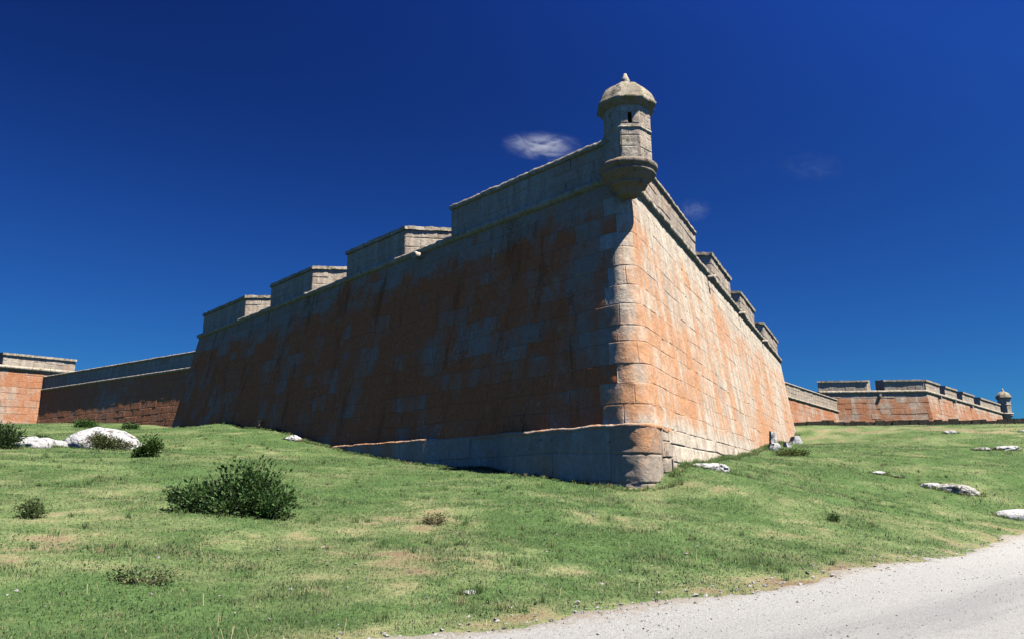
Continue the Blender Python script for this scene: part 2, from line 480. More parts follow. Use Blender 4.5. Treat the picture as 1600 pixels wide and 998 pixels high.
# dryness of the turf: 0 lush, 1 straw / bare
def dry(x, y):
    D = np.hypot(x, y); n = fbm(x * .5, y * .5, 0, 21, 4)
    n2 = fbm(x * 2.6, y * 2.6, 0, 22, 3)
    az = np.degrees(np.arctan2(x, y))
    band = np.exp(-((D - 14.6) / 1.9) ** 2) * sstep(2, -6, az) * .30
    mound = np.exp(-(((x + 1.6) / 1.6) ** 2 + ((y - 17.6) / 1.7) ** 2)) * .34
    far = np.exp(-((D - 80) / 9) ** 2) * sstep(17, 22, az) * .30
    rd = road_dist(x, y)
    verge = np.exp(-(np.maximum(-rd, 0) / .7) ** 2) * .42
    left = np.exp(-((D - 13.2) / 1.3) ** 2) * sstep(-22, -30, az) * .15
    return np.clip((n - .5) * 1.15 + (n2 - .5) * .9 + .27 + band + mound + far + verge + left, 0, 1)

def turf_color(x, y, r=None):
    d = dry(x, y); g = fbm(x * .8 + 40, y * .8, 0, 31, 3)
    lush = np.array([.090, .155, .052]); mid = np.array([.172, .225, .092]); straw = np.array([.34, .285, .165])
    k = sstep(.1, .55, d)[..., None]; k2 = sstep(.5, .95, d)[..., None]
    c = lush * (1 - k) + mid * k
    c = c * (1 - k2) + straw * k2
    return c * (.75 + .5 * g[..., None])

def make_terrain():
    N = 520; a, b = 7.5, 6.5
    t = np.linspace(-1, 1, N)
    xs = a * np.sinh(b * t); ys = 14 + a * np.sinh(b * t)
    X, Y = np.meshgrid(xs, ys, indexing='ij')
    Z = height(X, Y)
    rd = road_dist(X, Y) + edge_wob(X, Y)
    Z = Z - .10 * sstep(.15, .6, rd) * sstep(11.5, 9.5, rd)
    me = bpy.data.meshes.new('grassland')
    P = np.stack([X, Y, Z], -1).reshape(-1, 3)
    i = np.arange(N * N).reshape(N, N)
    Fq = np.stack([i[:-1, :-1], i[1:, :-1], i[1:, 1:], i[:-1, 1:]], -1).reshape(-1, 4)
    me.vertices.add(len(P)); me.vertices.foreach_set('co', P.ravel())
    me.loops.add(Fq.size); me.loops.foreach_set('vertex_index', Fq.ravel())
    me.polygons.add(len(Fq)); me.polygons.foreach_set('loop_start', np.arange(len(Fq)) * 4)
    me.polygons.foreach_set('use_smooth', np.ones(len(Fq), bool))
    at = me.attributes.new('turf', 'FLOAT_VECTOR', 'POINT'); at.data.foreach_set('vector', turf_color(X, Y).reshape(-1, 3).astype(np.float32).ravel())
    at = me.attributes.new('dryness', 'FLOAT', 'POINT'); at.data.foreach_set('value', dry(X, Y).ravel().astype(np.float32))
    me.update(calc_edges=True)
    m = bpy.data.materials.new('turf_soil'); tt = NT(m)
    c = tt.attr('turf').outputs['Vector']; d = tt.attr('dryness').outputs['Fac']
    g = tt.n('ShaderNodeNewGeometry').outputs['Position']
    n1 = tt.noise(g, 11, 5, .7); n2 = tt.noise(g, 2.1, 4, .65); n3 = tt.noise(g, 40, 3, .7)
    c = tt.mix(tt.rng(n1, .35, .65), tt.mix(1.0, c, (.62, .66, .6), 'MULTIPLY'), tt.mix(1.0, c, (1.25, 1.2, 1.2), 'MULTIPLY'))
    c = tt.mix(tt.math('MULTIPLY', tt.rng(n3, .55, .75), .35), c, (.30, .26, .12))
    soil = tt.mix(n1, (.15, .095, .055), (.27, .19, .12))
    sm = tt.math('ADD', tt.math('MULTIPLY', d, .8), tt.math('MULTIPLY', tt.math('SUBTRACT', n1, .5), .9))
    c = tt.mix(tt.rng(sm, .62, .82), c, soil)
    h = tt.math('ADD', n1, tt.math('ADD', tt.math('MULTIPLY', n2, 2.0), tt.math('MULTIPLY', n3, .5)))
    tt.out(c, .95, h, .8, .06, .05)
    me.materials.append(m)
    o = bpy.data.objects.new('grassland', me); COL.objects.link(o)
    return tag(o, 'grassy slope rising from the road to the fort walls', 'ground', kind='structure')
make_terrain()

# ------------------------------------------------------------------ road
def make_road():
    nS, nT = 420, 60
    s = np.concatenate([np.linspace(0, 30, 60, endpoint=False), np.linspace(30, 85, 300, endpoint=False), np.linspace(85, _cum[-1], 60)])
    cx = np.interp(s, _cum, EDGE[:, 0]); cy = np.interp(s, _cum, EDGE[:, 1])
    # smooth tangent
    k = np.ones(9) / 9
    tx = np.gradient(cx, s); ty = np.gradient(cy, s)
    tx = np.convolve(np.pad(tx, 4, 'edge'), k, 'valid'); ty = np.convolve(np.pad(ty, 4, 'edge'), k, 'valid')
    L = np.hypot(tx, ty); nx, ny = ty / L, -tx / L
    wid = np.concatenate([np.linspace(-.25, 1, 14), np.linspace(1.2, 9.5, nT - 14)])
    X = cx[:, None] + nx[:, None] * wid; Y = cy[:, None] + ny[:, None] * wid
    Z = height(X, Y, False)
    w = edge_wob(X, Y)
    e = np.minimum(wid[None] + w, 9.7 - wid[None] + w * 0)
    Z = Z + .012 - .14 * sstep(.15, -.12, e) + .02 * (fbm(X * 1.1, Y * 1.1, 0, 81, 3) - .5)
    mb = MB()
    P = np.stack([X, Y, Z], -1).reshape(-1, 3)
    mb.add(P, grid_faces(len(s), nT), ruv=np.stack([np.broadcast_to(s[:, None], X.shape), np.broadcast_to(wid, X.shape), np.zeros_like(X)], -1).reshape(-1, 3))
    m = bpy.data.materials.new('pale_gravel'); t = NT(m)
    g = t.n('ShaderNodeNewGeometry').outputs['Position']; uv = t.attr('ruv').outputs['Vector']; sp = sep(t, uv)
    n1 = t.noise(g, 55, 4, .75); n2 = t.noise(g, 7, 4, .65); n3 = t.noise(t.scalev(uv, (.06, .9, 1)), 1.0, 4, .6, .3); n4 = t.noise(g, 140, 2, .7)
    c = t.mix(n2, (.45, .435, .395), (.585, .57, .525))
    wear = t.math('MULTIPLY', t.rng(t.math('ADD', sp[1], t.math('MULTIPLY', n2, 1.2)), 1.6, 3.4), t.rng(n3, .35, .6))
    c = t.mix(t.math('MULTIPLY', wear, .45), c, (.27, .27, .268))
    c = t.mix(t.math('MULTIPLY', t.rng(n1, .53, .63), .85), c, (.16, .155, .145))
    n5 = t.noise(g, 22, 4, .75)
    c = t.mix(t.math('MULTIPLY', t.rng(n5, .55, .68), .55), c, (.17, .165, .155))
    c = t.mix(t.math('MULTIPLY', t.rng(n5, .45, .30), .5), c, (.58, .575, .55))
    c = t.mix(t.math('MULTIPLY', t.rng(n4, .55, .75), .5), c, (.52, .50, .46))
    dirt = t.math('MULTIPLY', t.rng(t.math('ADD', sp[1], t.math('MULTIPLY', t.math('SUBTRACT', n2, .5), 1.4)), .55, .0), .55)
    c = t.mix(dirt, c, (.33, .25, .15))
    h = t.math('ADD', t.math('MULTIPLY', n1, 1.0), t.math('ADD', n2, t.math('MULTIPLY', n4, .5)))
    h = t.math('ADD', h, t.math('MULTIPLY', n5, 1.5))
    t.out(c, .92, h, .9, .03, .15)
    o = mb.build('road', m)
    return tag(o, 'pale gravel road sweeping across the lower right corner', 'road', kind='structure')
make_road()

# ------------------------------------------------------------------ near bastion
def make_near():
    C = CX; B = C + DL * SL; D = C + DR * SR
    A = np.array([-21.5, 67.6]); E = np.array([22.5, 82.0])
    A = B + (A - B) / np.hypot(*(A - B)) * 7.5
    o_ = Outline([A, B, C, D, E], HC, [BAT_L, BAT_L, BAT_R, BAT_R])
    F = o_.F
    root = empty('bastion', (C[0], C[1], 1.7))
    tag(root, 'tall near stone bastion with rounded corner crowned by a sentry turret', 'bastion')
    LED = 3.78
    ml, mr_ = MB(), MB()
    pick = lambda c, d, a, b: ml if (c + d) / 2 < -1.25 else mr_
    # upper scarp: one bond runs across the shoulder, the left face, round the corner and along the right face
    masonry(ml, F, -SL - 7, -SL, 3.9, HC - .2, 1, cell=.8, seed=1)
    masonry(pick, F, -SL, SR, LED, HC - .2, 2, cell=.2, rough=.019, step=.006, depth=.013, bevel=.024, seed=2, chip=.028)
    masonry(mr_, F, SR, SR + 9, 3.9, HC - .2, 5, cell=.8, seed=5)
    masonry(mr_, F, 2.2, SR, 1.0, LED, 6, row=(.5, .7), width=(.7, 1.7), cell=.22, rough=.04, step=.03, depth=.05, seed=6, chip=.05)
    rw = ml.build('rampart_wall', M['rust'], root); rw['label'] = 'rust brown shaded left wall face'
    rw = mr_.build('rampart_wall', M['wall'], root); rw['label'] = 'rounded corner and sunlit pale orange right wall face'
    # plinth under the left face, wrapping the corner
    def wob(S): return 1 - .95 * sstep(-10.4, -9.6, S) * sstep(-5.7, -6.5, S)
    def Fp(S, Z, o):
        S = np.asarray(S, float); o = np.asarray(o, float)
        ext = (.47 * sstep(1.1, -.3, S) + .10 * sstep(1.35, 1.1, S) * sstep(-.3, 1.1, S)) * wob(S) + .05 * (fbm(S * 1.3, 0, 0, 44, 2) - .5)
        return F(S, Z, o + ext - .15 * np.maximum(LED - np.asarray(Z, float), 0) * sstep(2.0, 1.2, S))
    mb = MB()
    masonry(mb, Fp, -24, -1.3, 1.0, LED, 7, row=(.8, 1.1), width=(1.4, 2.6), cell=.2, rough=.025, step=.015, depth=.025, seed=7)
    masonry(mb, Fp, -1.3, 1.25, .9, LED, 8, row=(.9, 1.1), width=(2.5, 2.8), cell=.12, rough=.026, step=.012, depth=.025, bevel=.04, seed=8, chip=.03)
    masonry(mb, Fp, 1.25, 2.2, 1.0, LED, 9, row=(.4, .7), width=(.5, .9), cell=.15, rough=.05, step=.04, depth=.06, seed=9, chip=.06)
    mb.build('plinth', M['plinth'], root)
    mb = MB()
    ss = np.linspace(-24, 2.6, 320)
    top = []
    for q, zz in ((.012, LED - .10), (.03, LED - .03), (0.0, LED + .015), (-.15, LED + .035), (-.62, LED + .06)):
        top.append(Fp(ss, np.full(len(ss), zz), np.full(len(ss), q)))
    P = np.stack(top, 1).reshape(-1, 3); P = jitter(jitter(P, .05, 1.7, 5), .035, 6, 6)
    mb.add(P, grid_faces(len(ss), 5), wuv=np.stack([np.repeat(ss, 5), P[:, 2], np.full(len(P), 7 * 37.0)], -1),
           blk=np.broadcast_to(np.array([.95, .6, 0]), (len(P), 3)))
    mb.build('plinth_ledge', M['ledge'], root)
    # cordon
    mb = MB()
    ss = np.concatenate([np.arange(-SL - 7, -2, .16), np.arange(-2, 2, .08), np.arange(2, SR + 9, .16)])
    prof = [(-.12, HC - .24), (.04, HC - .22), (.14, HC - .17), (.2, HC - .08), (.215, HC + .0), (.17, HC + .08), (.04, HC + .13), (-.5, HC + .16)]
    sweep(mb, F, ss, prof, .055, 4.5, 12)
    mb.build('cordon', M['crust'], root)
    # salient parapet running round the corner
    mb = MB()
    zb, zt = HC + .1, HT
    sA, sB = -11.33, 13.9
    Fi = lambda S, Z, o: F(S, Z, np.asarray(o, float) - .06)
    masonry(mb, Fi, sA, sB, zb, zt - .22, 10, row=(.5, .62), width=(.9, 1.9), cell=.3, seed=10, cuts=())
    T = 4.2
    for (s_, side) in ((sA, -1), (sB, 1)):
        p = F(np.array([s_]), np.array([zb]), np.array([-.06]))[0]
        d, n = (DL, NL) if side < 0 else (DR, NR)
        q = p[:2] - n * T + d * .9
        b0, b1 = np.array([*p[:2], zb]), np.array([*q, zb + .35]); t1, t0 = np.array([*q, zt + .3]), np.array([*p[:2], zt - .22])
        c = (b0, b1, t1, t0) if side < 0 else (b1, b0, t0, t1)
        Fq, W, H = quad_F(*c)
        masonry(mb, Fq, 0, W, 0, H, 13 + side, row=(.5, .62), width=(.9, 1.7), cell=.4, seed=14)
    mr = mb.build('merlon', M['parapet'], root)
    mr['label'] = 'long parapet wrapped round the salient below the turret'
    mb = MB()
    sw = np.concatenate([np.arange(sA - .1, -2, .16), np.arange(-2, 2, .08), np.arange(2, sB + .1, .16)])
    sweep(mb, F, sw, [(-1.0, zt - .22), (-.06, zt - .22), (.03, zt - .21), (.05, zt - .12), (.03, zt - .02), (0, zt + .02), (-.5, zt + .07), (-1.0, zt + .11)], .06, 4.5, 15)
    mb.build('coping', M['crust'], mr)
    # remaining merlons
    def merlon(u0, u1, side, seed):
        d, n = (DL, NL) if side < 0 else (DR, NR)
        if side < 0: e0, e1 = C + d * u0, C + d * u1
        else: e0, e1 = C + d * u0, C + d * u1
        e0 = e0 - n * .06; e1 = e1 - n * .06
        sp = 1.0
        r0 = e0 - n * T - d * sp; r1 = e1 - n * T + d * (sp if u1 < 44 else 0)
        zf, zr = zt, zt + .42
        v = lambda p, z: np.array([p[0], p[1], z])
        mb = MB()
        quads = []
        if side < 0: quads = [(v(e1, zb), v(e0, zb), v(e0, zf - .2), v(e1, zf - .2)), (v(e0, zb), v(r0, zb + .3), v(r0, zr - .1), v(e0, zf - .2)), (v(r1, zb + .3), v(e1, zb), v(e1, zf - .2), v(r1, zr - .1))]
        else: quads = [(v(e0, zb), v(e1, zb), v(e1, zf - .2), v(e0, zf - .2)), (v(r0, zb + .3), v(e0, zb), v(e0, zf - .2), v(r0, zr - .1)), (v(e1, zb), v(r1, zb + .3), v(r1, zr - .1), v(e1, zf - .2))]
        for i, qd in enumerate(quads):
            Fq, W, H = quad_F(*qd)
            masonry(mb, Fq, 0, W, 0, H, 20 + i, row=(.48, .6), width=(.9, 1.8), cell=.32, seed=seed + i)
        mo = mb.build('merlon', M['parapet'], root)
        # coping: slab overhanging the front and both cheeks
        g0, g1 = e0 - d * .09 + n * .10, e1 + d * .09 + n * .10
        h0, h1 = r0 - d * .09, r1 + d * .09
        mc = MB()
        hexa(mc, [v(g0, zf - .2), v(g1, zf - .2), v(h1, zr - .12), v(h0, zr - .12), v(g0, zf), v(g1, zf), v(h1, zr + .08), v(h0, zr + .08)] if side > 0 else
             [v(g1, zf - .2), v(g0, zf - .2), v(h0, zr - .12), v(h1, zr - .12), v(g1, zf), v(g0, zf), v(h0, zr + .08), v(h1, zr + .08)], .13, .055, 4.5, seed)
        mc.build('coping', M['crust'], mo)
    for k, (a, b) in enumerate(((15.55, 21.8), (26.2, 32.35), (36.7, 45.0))): merlon(a, b, -1, 30 + k * 5)
    for k, (a, b) in enumerate(((18.45, 24.9), (29.2, 35.9), (41.1, 50.8))): merlon(a, b, 1, 60 + k * 5)
    # water spouts under the cordon
    for k, (s_, d, n) in enumerate(((13.7, DL, NL), (16.3, DR, NR), (27.0, DR, NR), (38.6, DR, NR))):
        p = C + d * s_
        mb = MB(); zc = HC - .33
        ring = []
        th = np.linspace(0, 2 * math.pi, 14, endpoint=False)
        for (o, r) in ((-.3, .17), (.38, .17), (.45, .2), (.56, .19), (.56, .09), (.3, .08)):
            q = p + n * o
            ring.append(np.stack([q[0] + d[0] * r * np.cos(th), q[1] + d[1] * r * np.cos(th), zc - .1 * max(o, 0) + r * np.sin(th)], -1))
        P = np.concatenate(ring); f = []
        for i in range(5):
            for j in range(14): f.append((i * 14 + j, i * 14 + (j + 1) % 14, (i + 1) * 14 + (j + 1) % 14, (i + 1) * 14 + j))
        f.append(tuple(70 + j for j in range(14)))
        mb.add(jitter(P, .015, 6, k), f, wuv=P, blk=np.broadcast_to(np.array([.2, .8, 0]), (len(P), 3)))
        mb.build('water_spout', M['turret'], root)
    # earth platform behind the parapet
    mb = MB()
    ss = np.concatenate([np.linspace(-SL - 7, -1, 40), np.linspace(-.9, .9, 7), np.linspace(1, SR + 9, 40)])
    P1 = F(ss, np.full(len(ss), HC + .12), np.full(len(ss), -.3)); P1[:, 2] = HC + .12
    ctr = np.array([[0.5, 72, HC + .4]])
    n = len(ss)
    mb.add(np.concatenate([P1, ctr]), [(i, i + 1, n) for i in range(n - 1)] + [(n - 1, 0, n)])
    mb.build('terreplein', M['terre'], root)
    return root, o_
near, near_outline = make_near()

# ------------------------------------------------------------------ sentry turret (shared by two bastions)
def turret(root, ctr, sc=1.0, rot=0.0, detail=True):
    cx, cy, z0 = ctr          # z0 = level of the walking ring
    V = lambda r, z: (r * sc, z0 + z * sc)
    mb = MB()
    # octagonal body
    R = .945 * sc; zb, zt = z0 - .02, z0 + 2.28 * sc
    angs = [rot + math.pi / 8 + i * math.pi / 4 for i in range(9)]
    slit = None
    for i in range(8):
        a0, a1 = angs[i], angs[i + 1]
        p0 = np.array([cx + R * math.cos(a0), cy + R * math.sin(a0)]); p1 = np.array([cx + R * math.cos(a1), cy + R * math.sin(a1)])
        c = [np.array([*p0, zb]), np.array([*p1, zb]), np.array([*p1, zt]), np.array([*p0, zt])]
        Fq, W, H = quad_F(*c)
        if i == 0 and detail:
            w, zl, zh = .07 * sc, 1.46 * sc, 1.93 * sc
            m_ = W / 2
            for j, (u0, u1, v0, v1) in enumerate(((0, W, 0, zl), (0, m_ - w, zl, zh), (m_ + w, W, zl, zh), (0, W, zh, H))):
                masonry(mb, Fq, u0, u1, v0, v1, 40 + i + j, row=(.4, .5), width=(.45, .9), cell=.1, rough=.02, step=.008, depth=.015, bevel=.02, warp=0, seed=70 + i, chip=.02)
            hb = MB()
            q = lambda u, v, o: Fq(np.array([u]), np.array([v]), np.array([o]))[0]
            for (s1, s2) in (((m_ - w, zl), (m_ + w, zl)), ((m_ + w, zl), (m_ + w, zh)), ((m_ + w, zh), (m_ - w, zh)), ((m_ - w, zh), (m_ - w, zl))):
                hb.add(np.array([q(*s1, -.01), q(*s2, -.01), q(*s2, -.45 * sc), q(*s1, -.45 * sc)]), [(0, 1, 2, 3)])
            hb.add(np.array([q(m_ - w, zl, -.45 * sc), q(m_ + w, zl, -.45 * sc), q(m_ + w, zh, -.45 * sc), q(m_ - w, zh, -.45 * sc)]), [(0, 1, 2, 3)])
            slit = hb
        else:
            masonry(mb, Fq, 0, W, 0, H, 40 + i, row=(.42, .56), width=(.45, .9), cell=.1 if detail else .5, rough=.02, step=.008, depth=.015, bevel=.02, warp=0, seed=70 + i, chip=.02)
    # string band round the body
    lathe(mb, (cx, cy, 0), [(R * .97, z0 + 1.22 * sc), (R * 1.035, z0 + 1.25 * sc), (R * 1.045, z0 + 1.32 * sc), (R * .97, z0 + 1.37 * sc)], 64, .018, 6, 3, facet=8, rot=angs[0])
    body = mb.build('sentry_turret', M['turret'], root)
    ROOT[body.name] = ROOT[root.name]
    if slit: slit.build('window_slit', M['hollow'], body, smooth=False)
    # corbelled base
    mb = MB()
    prof = [(.02, -1.26), (.34, -1.22), (.44, -1.12), (.46, -1.02), (.56, -.94), (.62, -.88), (.70, -.86), (.73, -.80), (.69, -.75), (.82, -.64), (.93, -.54), (.95, -.47), (1.03, -.44), (1.06, -.38), (1.03, -.33), (.98, -.31),
            (1.07, -.25), (1.13, -.17), (1.12, -.06), (1.06, -.0), (.8, .03)]
    lathe(mb, (cx, cy, 0), [V(*p) for p in prof], 72, .028, 5, 21)
    mb.build('corbel', M['turret'] if not detail else M['corb'], body)
    # eave and dome
    mb = MB()
    prof = [(.9, 2.2), (1.02, 2.22), (1.06, 2.32), (1.15, 2.36), (1.2, 2.42), (1.21, 2.50), (1.14, 2.56), (1.12, 2.68), (1.03, 2.88), (.90, 3.07), (.72, 3.24), (.5, 3.37), (.28, 3.44), (.16, 3.47)]
    lathe(mb, (cx, cy, 0), [V(*p) for p in prof], 96, .05, 6, 31, facet=8, rot=angs[0])
    mb.build('dome', M['crust_t'], body)
    mb = MB()
    prof = [(.22, 3.42), (.24, 3.48), (.17, 3.53), (.15, 3.58), (.175, 3.66), (.14, 3.76), (.085, 3.88), (.06, 3.96), (.0, 4.0)]
    lathe(mb, (cx, cy, 0), [V(*p) for p in prof], 24, .012, 6, 41)
    mb.build('finial', M['turret'], body)
M['crust_t'] = stone('crusted_dome', .03, None, None, .5, .40, .82, .55, 1.2)
M['corb'] = stone('corbel_granite', .26, None, None, .52, .2, .72, .2)
# a facet edge stands a little left of the line to the camera
turret(near, (4.52, 29.12, 13.86), 1.0, R_(-90 - 14 - 22.5 - 9) )

# ------------------------------------------------------------------ curtains
def curtain(name, label, p, q, zc, zt, zbot, bat, mat, cell, seed):
    F, d, n = line_F(p, q, zc, bat)
    L = float(np.hypot(*(np.array(q) - np.array(p))))
    root = empty(name, (p[0], p[1], zbot)); tag(root, label, 'wall')
    mb = MB()
    masonry(mb, F, 0, L, zbot, zc - .16, 51 + seed, row=(.5, .75), width=(.8, 1.9), cell=cell, rough=.03, step=.012, seed=seed)
    mb.build('rampart_wall', mat, root)
    mb = MB()
    sweep(mb, F, np.arange(0, L, .3), [(-.1, zc - .2), (.14, zc - .17), (.22, zc - .04), (.19, zc + .06), (.05, zc + .12), (-.3, zc + .14)], .03, 3, seed)
    mb.build('cordon', M['crust'], root)
    mb = MB()
    Fi = lambda S, Z, o: F(S, Z, np.asarray(o, float) - .05)
    masonry(mb, Fi, 0, L, zc + .1, zt - .16, 55 + seed, row=(.5, .65), width=(.9, 1.9), cell=cell * 1.6, seed=seed + 1)
    pa = mb.build('parapet', M['parapet'], root)
    mb = MB()
    sweep(mb, F, np.arange(0, L, .3), [(-2.5, zt - .2), (.04, zt - .18), (.09, zt - .09), (.05, zt), (-2.5, zt + .25), (-2.6, zc - .5), (-8, zc - .5), (-8, zbot)], .03, 3, seed + 2)
    mb.build('coping', M['crust'], pa)
    return root
cd = (CLf - CLn) / np.hypot(*(CLf - CLn))
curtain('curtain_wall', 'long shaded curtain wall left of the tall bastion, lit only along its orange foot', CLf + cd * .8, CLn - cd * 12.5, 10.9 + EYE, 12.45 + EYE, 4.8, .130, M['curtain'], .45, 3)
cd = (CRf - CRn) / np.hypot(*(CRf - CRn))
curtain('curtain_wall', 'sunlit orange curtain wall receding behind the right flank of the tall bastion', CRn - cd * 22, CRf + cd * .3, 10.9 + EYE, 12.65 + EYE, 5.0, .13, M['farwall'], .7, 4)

# ------------------------------------------------------------------ far bastions
def face(root, p, q, zc, zt, zbot, bat, merl, seed, cheek=3.5, top_extra=.3, splay=.5, mat=None):
    """one straight face: scarp, cordon and a row of merlons given as (u0, u1)"""
    F, d, n = line_F(p, q, zc, bat)
    L = float(np.hypot(*(np.array(q) - np.array(p))))
    mb = MB(); masonry(mb, F, 0, L, zbot, zc - .2, 80 + seed, row=(.6, .8), width=(1.2, 2.4), cell=.8, seed=seed)
    mb.build('rampart_wall', mat or M['farwall'], root)
    mb = MB(); sweep(mb, F, np.arange(0, L + .35, .35), [(-.1, zc - .3), (.2, zc - .27), (.34, zc - .05), (.30, zc + .1), (.1, zc + .18), (-5, zc + .2)], .03, 2.5, seed)
    mb.build('cordon', M['crust'], root)
    v = lambda a, z: np.array([a[0], a[1], z])
    p = np.array(p, float)
    for k, (u0, u1) in enumerate(merl):
        e0, e1 = p + d * u0 - n * .06, p + d * u1 - n * .06
        r0, r1 = e0 - n * cheek - d * splay, e1 - n * cheek + d * splay
        zb, zr = zc + .12, zt + top_extra
        mb = MB()
        for i, qd in enumerate(((v(e0, zb), v(e1, zb), v(e1, zt - .2), v(e0, zt - .2)), (v(r0, zb), v(e0, zb), v(e0, zt - .2), v(r0, zr - .1)), (v(e1, zb), v(r1, zb), v(r1, zr - .1), v(e1, zt - .2)),
                                (v(r1, zb), v(r0, zb), v(r0, zr - .1), v(r1, zr - .1)))):
            Fq, W, H = quad_F(*qd)
            masonry(mb, Fq, 0, W, 0, H, 90 + i, row=(.5, .6), width=(.9, 1.9), cell=.8, seed=seed + k * 3 + i)
        mo = mb.build('merlon', M['farpar'], root)
        mc = MB()
        g0, g1 = e0 - d * .1 + n * .16, e1 + d * .1 + n * .16
        hexa(mc, [v(g0, zt - .24), v(g1, zt - .24), v(r1, zr - .1), v(r0, zr - .1), v(g0, zt), v(g1, zt), v(r1, zr + .1), v(r0, zr + .1)], .4, .04, 2.5, seed + k)
        mc.build('coping', M['crust'], mo)
    return F, d, n, L

# right far bastion: flank facing the camera, face running off to its own turret
az = lambda a, D: np.array([D * math.sin(R_(a)), D * math.cos(R_(a))])
FL0, SH, SA = az(21.1, 124.6), az(27.56, 129.2), az(31.6, 176.0)
def make_far():
    fb = empty('bastion', (SH[0], SH[1], 6.0))
    tag(fb, 'distant lower bastion on the right with small corner turret at its far end', 'bastion')
    zc, zt = 13.72 + EYE, 15.4 + EYE
    La = float(np.hypot(*(SA - SH))); Lf = float(np.hypot(*(SH - FL0)))
    dSA = (SA - SH) / La
    E2 = SA + np.array([-dSA[1], dSA[0]]) * 24 - dSA * 8; E3 = E2 + np.array([-dSA[1], dSA[0]]) * 6 - dSA * 6
    F = Outline([FL0, SH, SA, E2, E3], zc, [.14] * 4, R0=.3, kR=.04, arc=.5).F
    mb = MB()
    for (a, b, k) in ((-La - Lf, -La, 1), (-La, -.5, 2), (-.5, .5, 3), (.5, 24, 4)):
        masonry(mb, F, a, b, 5.0, zc - .25, 80 + k, row=(.6, .8), width=(1.2, 2.4) if k != 3 else (1.1, 1.2), cell=.8, seed=80 + k)
    mb.build('rampart_wall', M['farwall'], fb)
    mb = MB(); sweep(mb, F, np.concatenate([np.arange(-La - Lf, 24, .35)]), [(-.1, zc - .3), (.14, zc - .27), (.25, zc - .05), (.22, zc + .1), (.1, zc + .18), (-5, zc + .2)], .03, 2.5, 81)
    mb.build('cordon', M['crust'], fb)
    nF = np.array([(SH - FL0)[1], -(SH - FL0)[0]]) / Lf; nS = np.array([dSA[1], -dSA[0]]); dF = (SH - FL0) / Lf
    v = lambda a, z: np.array([a[0], a[1], z])
    def block(e0, e1, r0, r1, n, d, seed):
        zb, zr = zc + .12, zt + .3
        mb = MB()
        for i, qd in enumerate(((v(e0, zb), v(e1, zb), v(e1, zt - .2), v(e0, zt - .2)), (v(r0, zb), v(e0, zb), v(e0, zt - .2), v(r0, zr - .1)), (v(e1, zb), v(r1, zb), v(r1, zr - .1), v(e1, zt - .2)),
                                (v(r1, zb), v(r0, zb), v(r0, zr - .1), v(r1, zr - .1)))):
            Fq, W, H = quad_F(*qd)
            masonry(mb, Fq, 0, W, 0, H, 90 + i, row=(.5, .6), width=(.9, 1.9), cell=.8, seed=seed + i)
        mo = mb.build('merlon', M['farpar'], fb)
        mc = MB(); g0, g1 = e0 - d * .1 + n * .16, e1 + d * .1 + n * .16
        hexa(mc, [v(g0, zt - .24), v(g1, zt - .24), v(r1, zr - .1), v(r0, zr - .1), v(g0, zt), v(g1, zt), v(r1, zr + .1), v(r0, zr + .1)], .4, .04, 2.5, seed)
        mc.build('coping', M['crust'], mo)
    T = 3.5
    vw = np.array([.41, .91])
    for k, (u0, u1) in enumerate(((0, 6.9), (9.3, Lf - .12))):
        e0, e1 = FL0 + dF * u0 - nF * .06, FL0 + dF * u1 - nF * .06
        block(e0, e1, e0 + vw * T - dF * (.2 if k == 0 else 1.2), e1 + (vw * T + dF * .45 if k == 0 else -nF * T - dF * T * .8), nF, dF, 100 + k * 5)
    for k, (u0, u1) in enumerate(((.12, 7.2), (10.0, 16.6), (20.0, 27.2), (31.5, La - .5))):
        e0, e1 = SH + dSA * u0 - nS * .06, SH + dSA * u1 - nS * .06
        block(e0, e1, e0 - nS * T + dSA * (T * .8 if k == 0 else -.3), e1 - nS * T + dSA * .3, nS, dSA, 120 + k * 5)
    for k, (p, d, n) in enumerate([(FL0 + dF * 8.5, dF, nF)] + [(SH + dSA * u, dSA, nS) for u in (5.5, 13.3, 23.6)]):
        mb = MB(); c = p + n * .3
        hexa(mb, [np.array([*(c + d * a + n * b), zc - .75 + z]) for z in (0, .4) for (a, b) in ((-.16, .22), (.16, .22), (.16, -.5), (-.16, -.5))], .2, .03, 3, k)
        mb.build('water_spout', M['turret'], fb)
    mbx = MB(); in_ = np.array([SA[0] - 34, SA[1] + 10])
    mbx.add(np.array([[*FL0, zc + .1], [*SH, zc + .1], [*SA, zc + .1], [*in_, zc + .1]]), [(0, 1, 2, 3)])
    mbx.build('terreplein', M['terre'], fb)
    turret(fb, (SA[0] + .1, SA[1] - .5, zc + .0), 1.18, R_(12), detail=False)
make_far()

# left far bastion: only the flank that joins the curtain is in view
lb_in, lb_out = az(-28.6, 105.6), az(-38.5, 102.5)
lb = empty('bastion', (lb_in[0], lb_in[1], 6.0))
tag(lb, 'sunlit orange bastion flank at the left edge of the photo', 'bastion')
zc2, zt2 = 13.2 + EYE, 14.75 + EYE
Ll = float(np.hypot(*(lb_in - lb_out)))
face(lb, lb_out, lb_in, zc2, zt2, 5.5, .14, [(.2, Ll - 9.6), (Ll - 8.0, Ll - .7)], 8, splay=.25, cheek=4)
mbx = MB(); nn = np.array([-.75, .66])
mbx.add(np.array([[*lb_out, zc2 + .1], [*lb_in, zc2 + .1], [*(lb_in + nn * 14), zc2 + .1], [*(lb_out + nn * 14), zc2 + .1]]), [(0, 1, 2, 3)])
mbx.build('terreplein', M['terre'], lb)

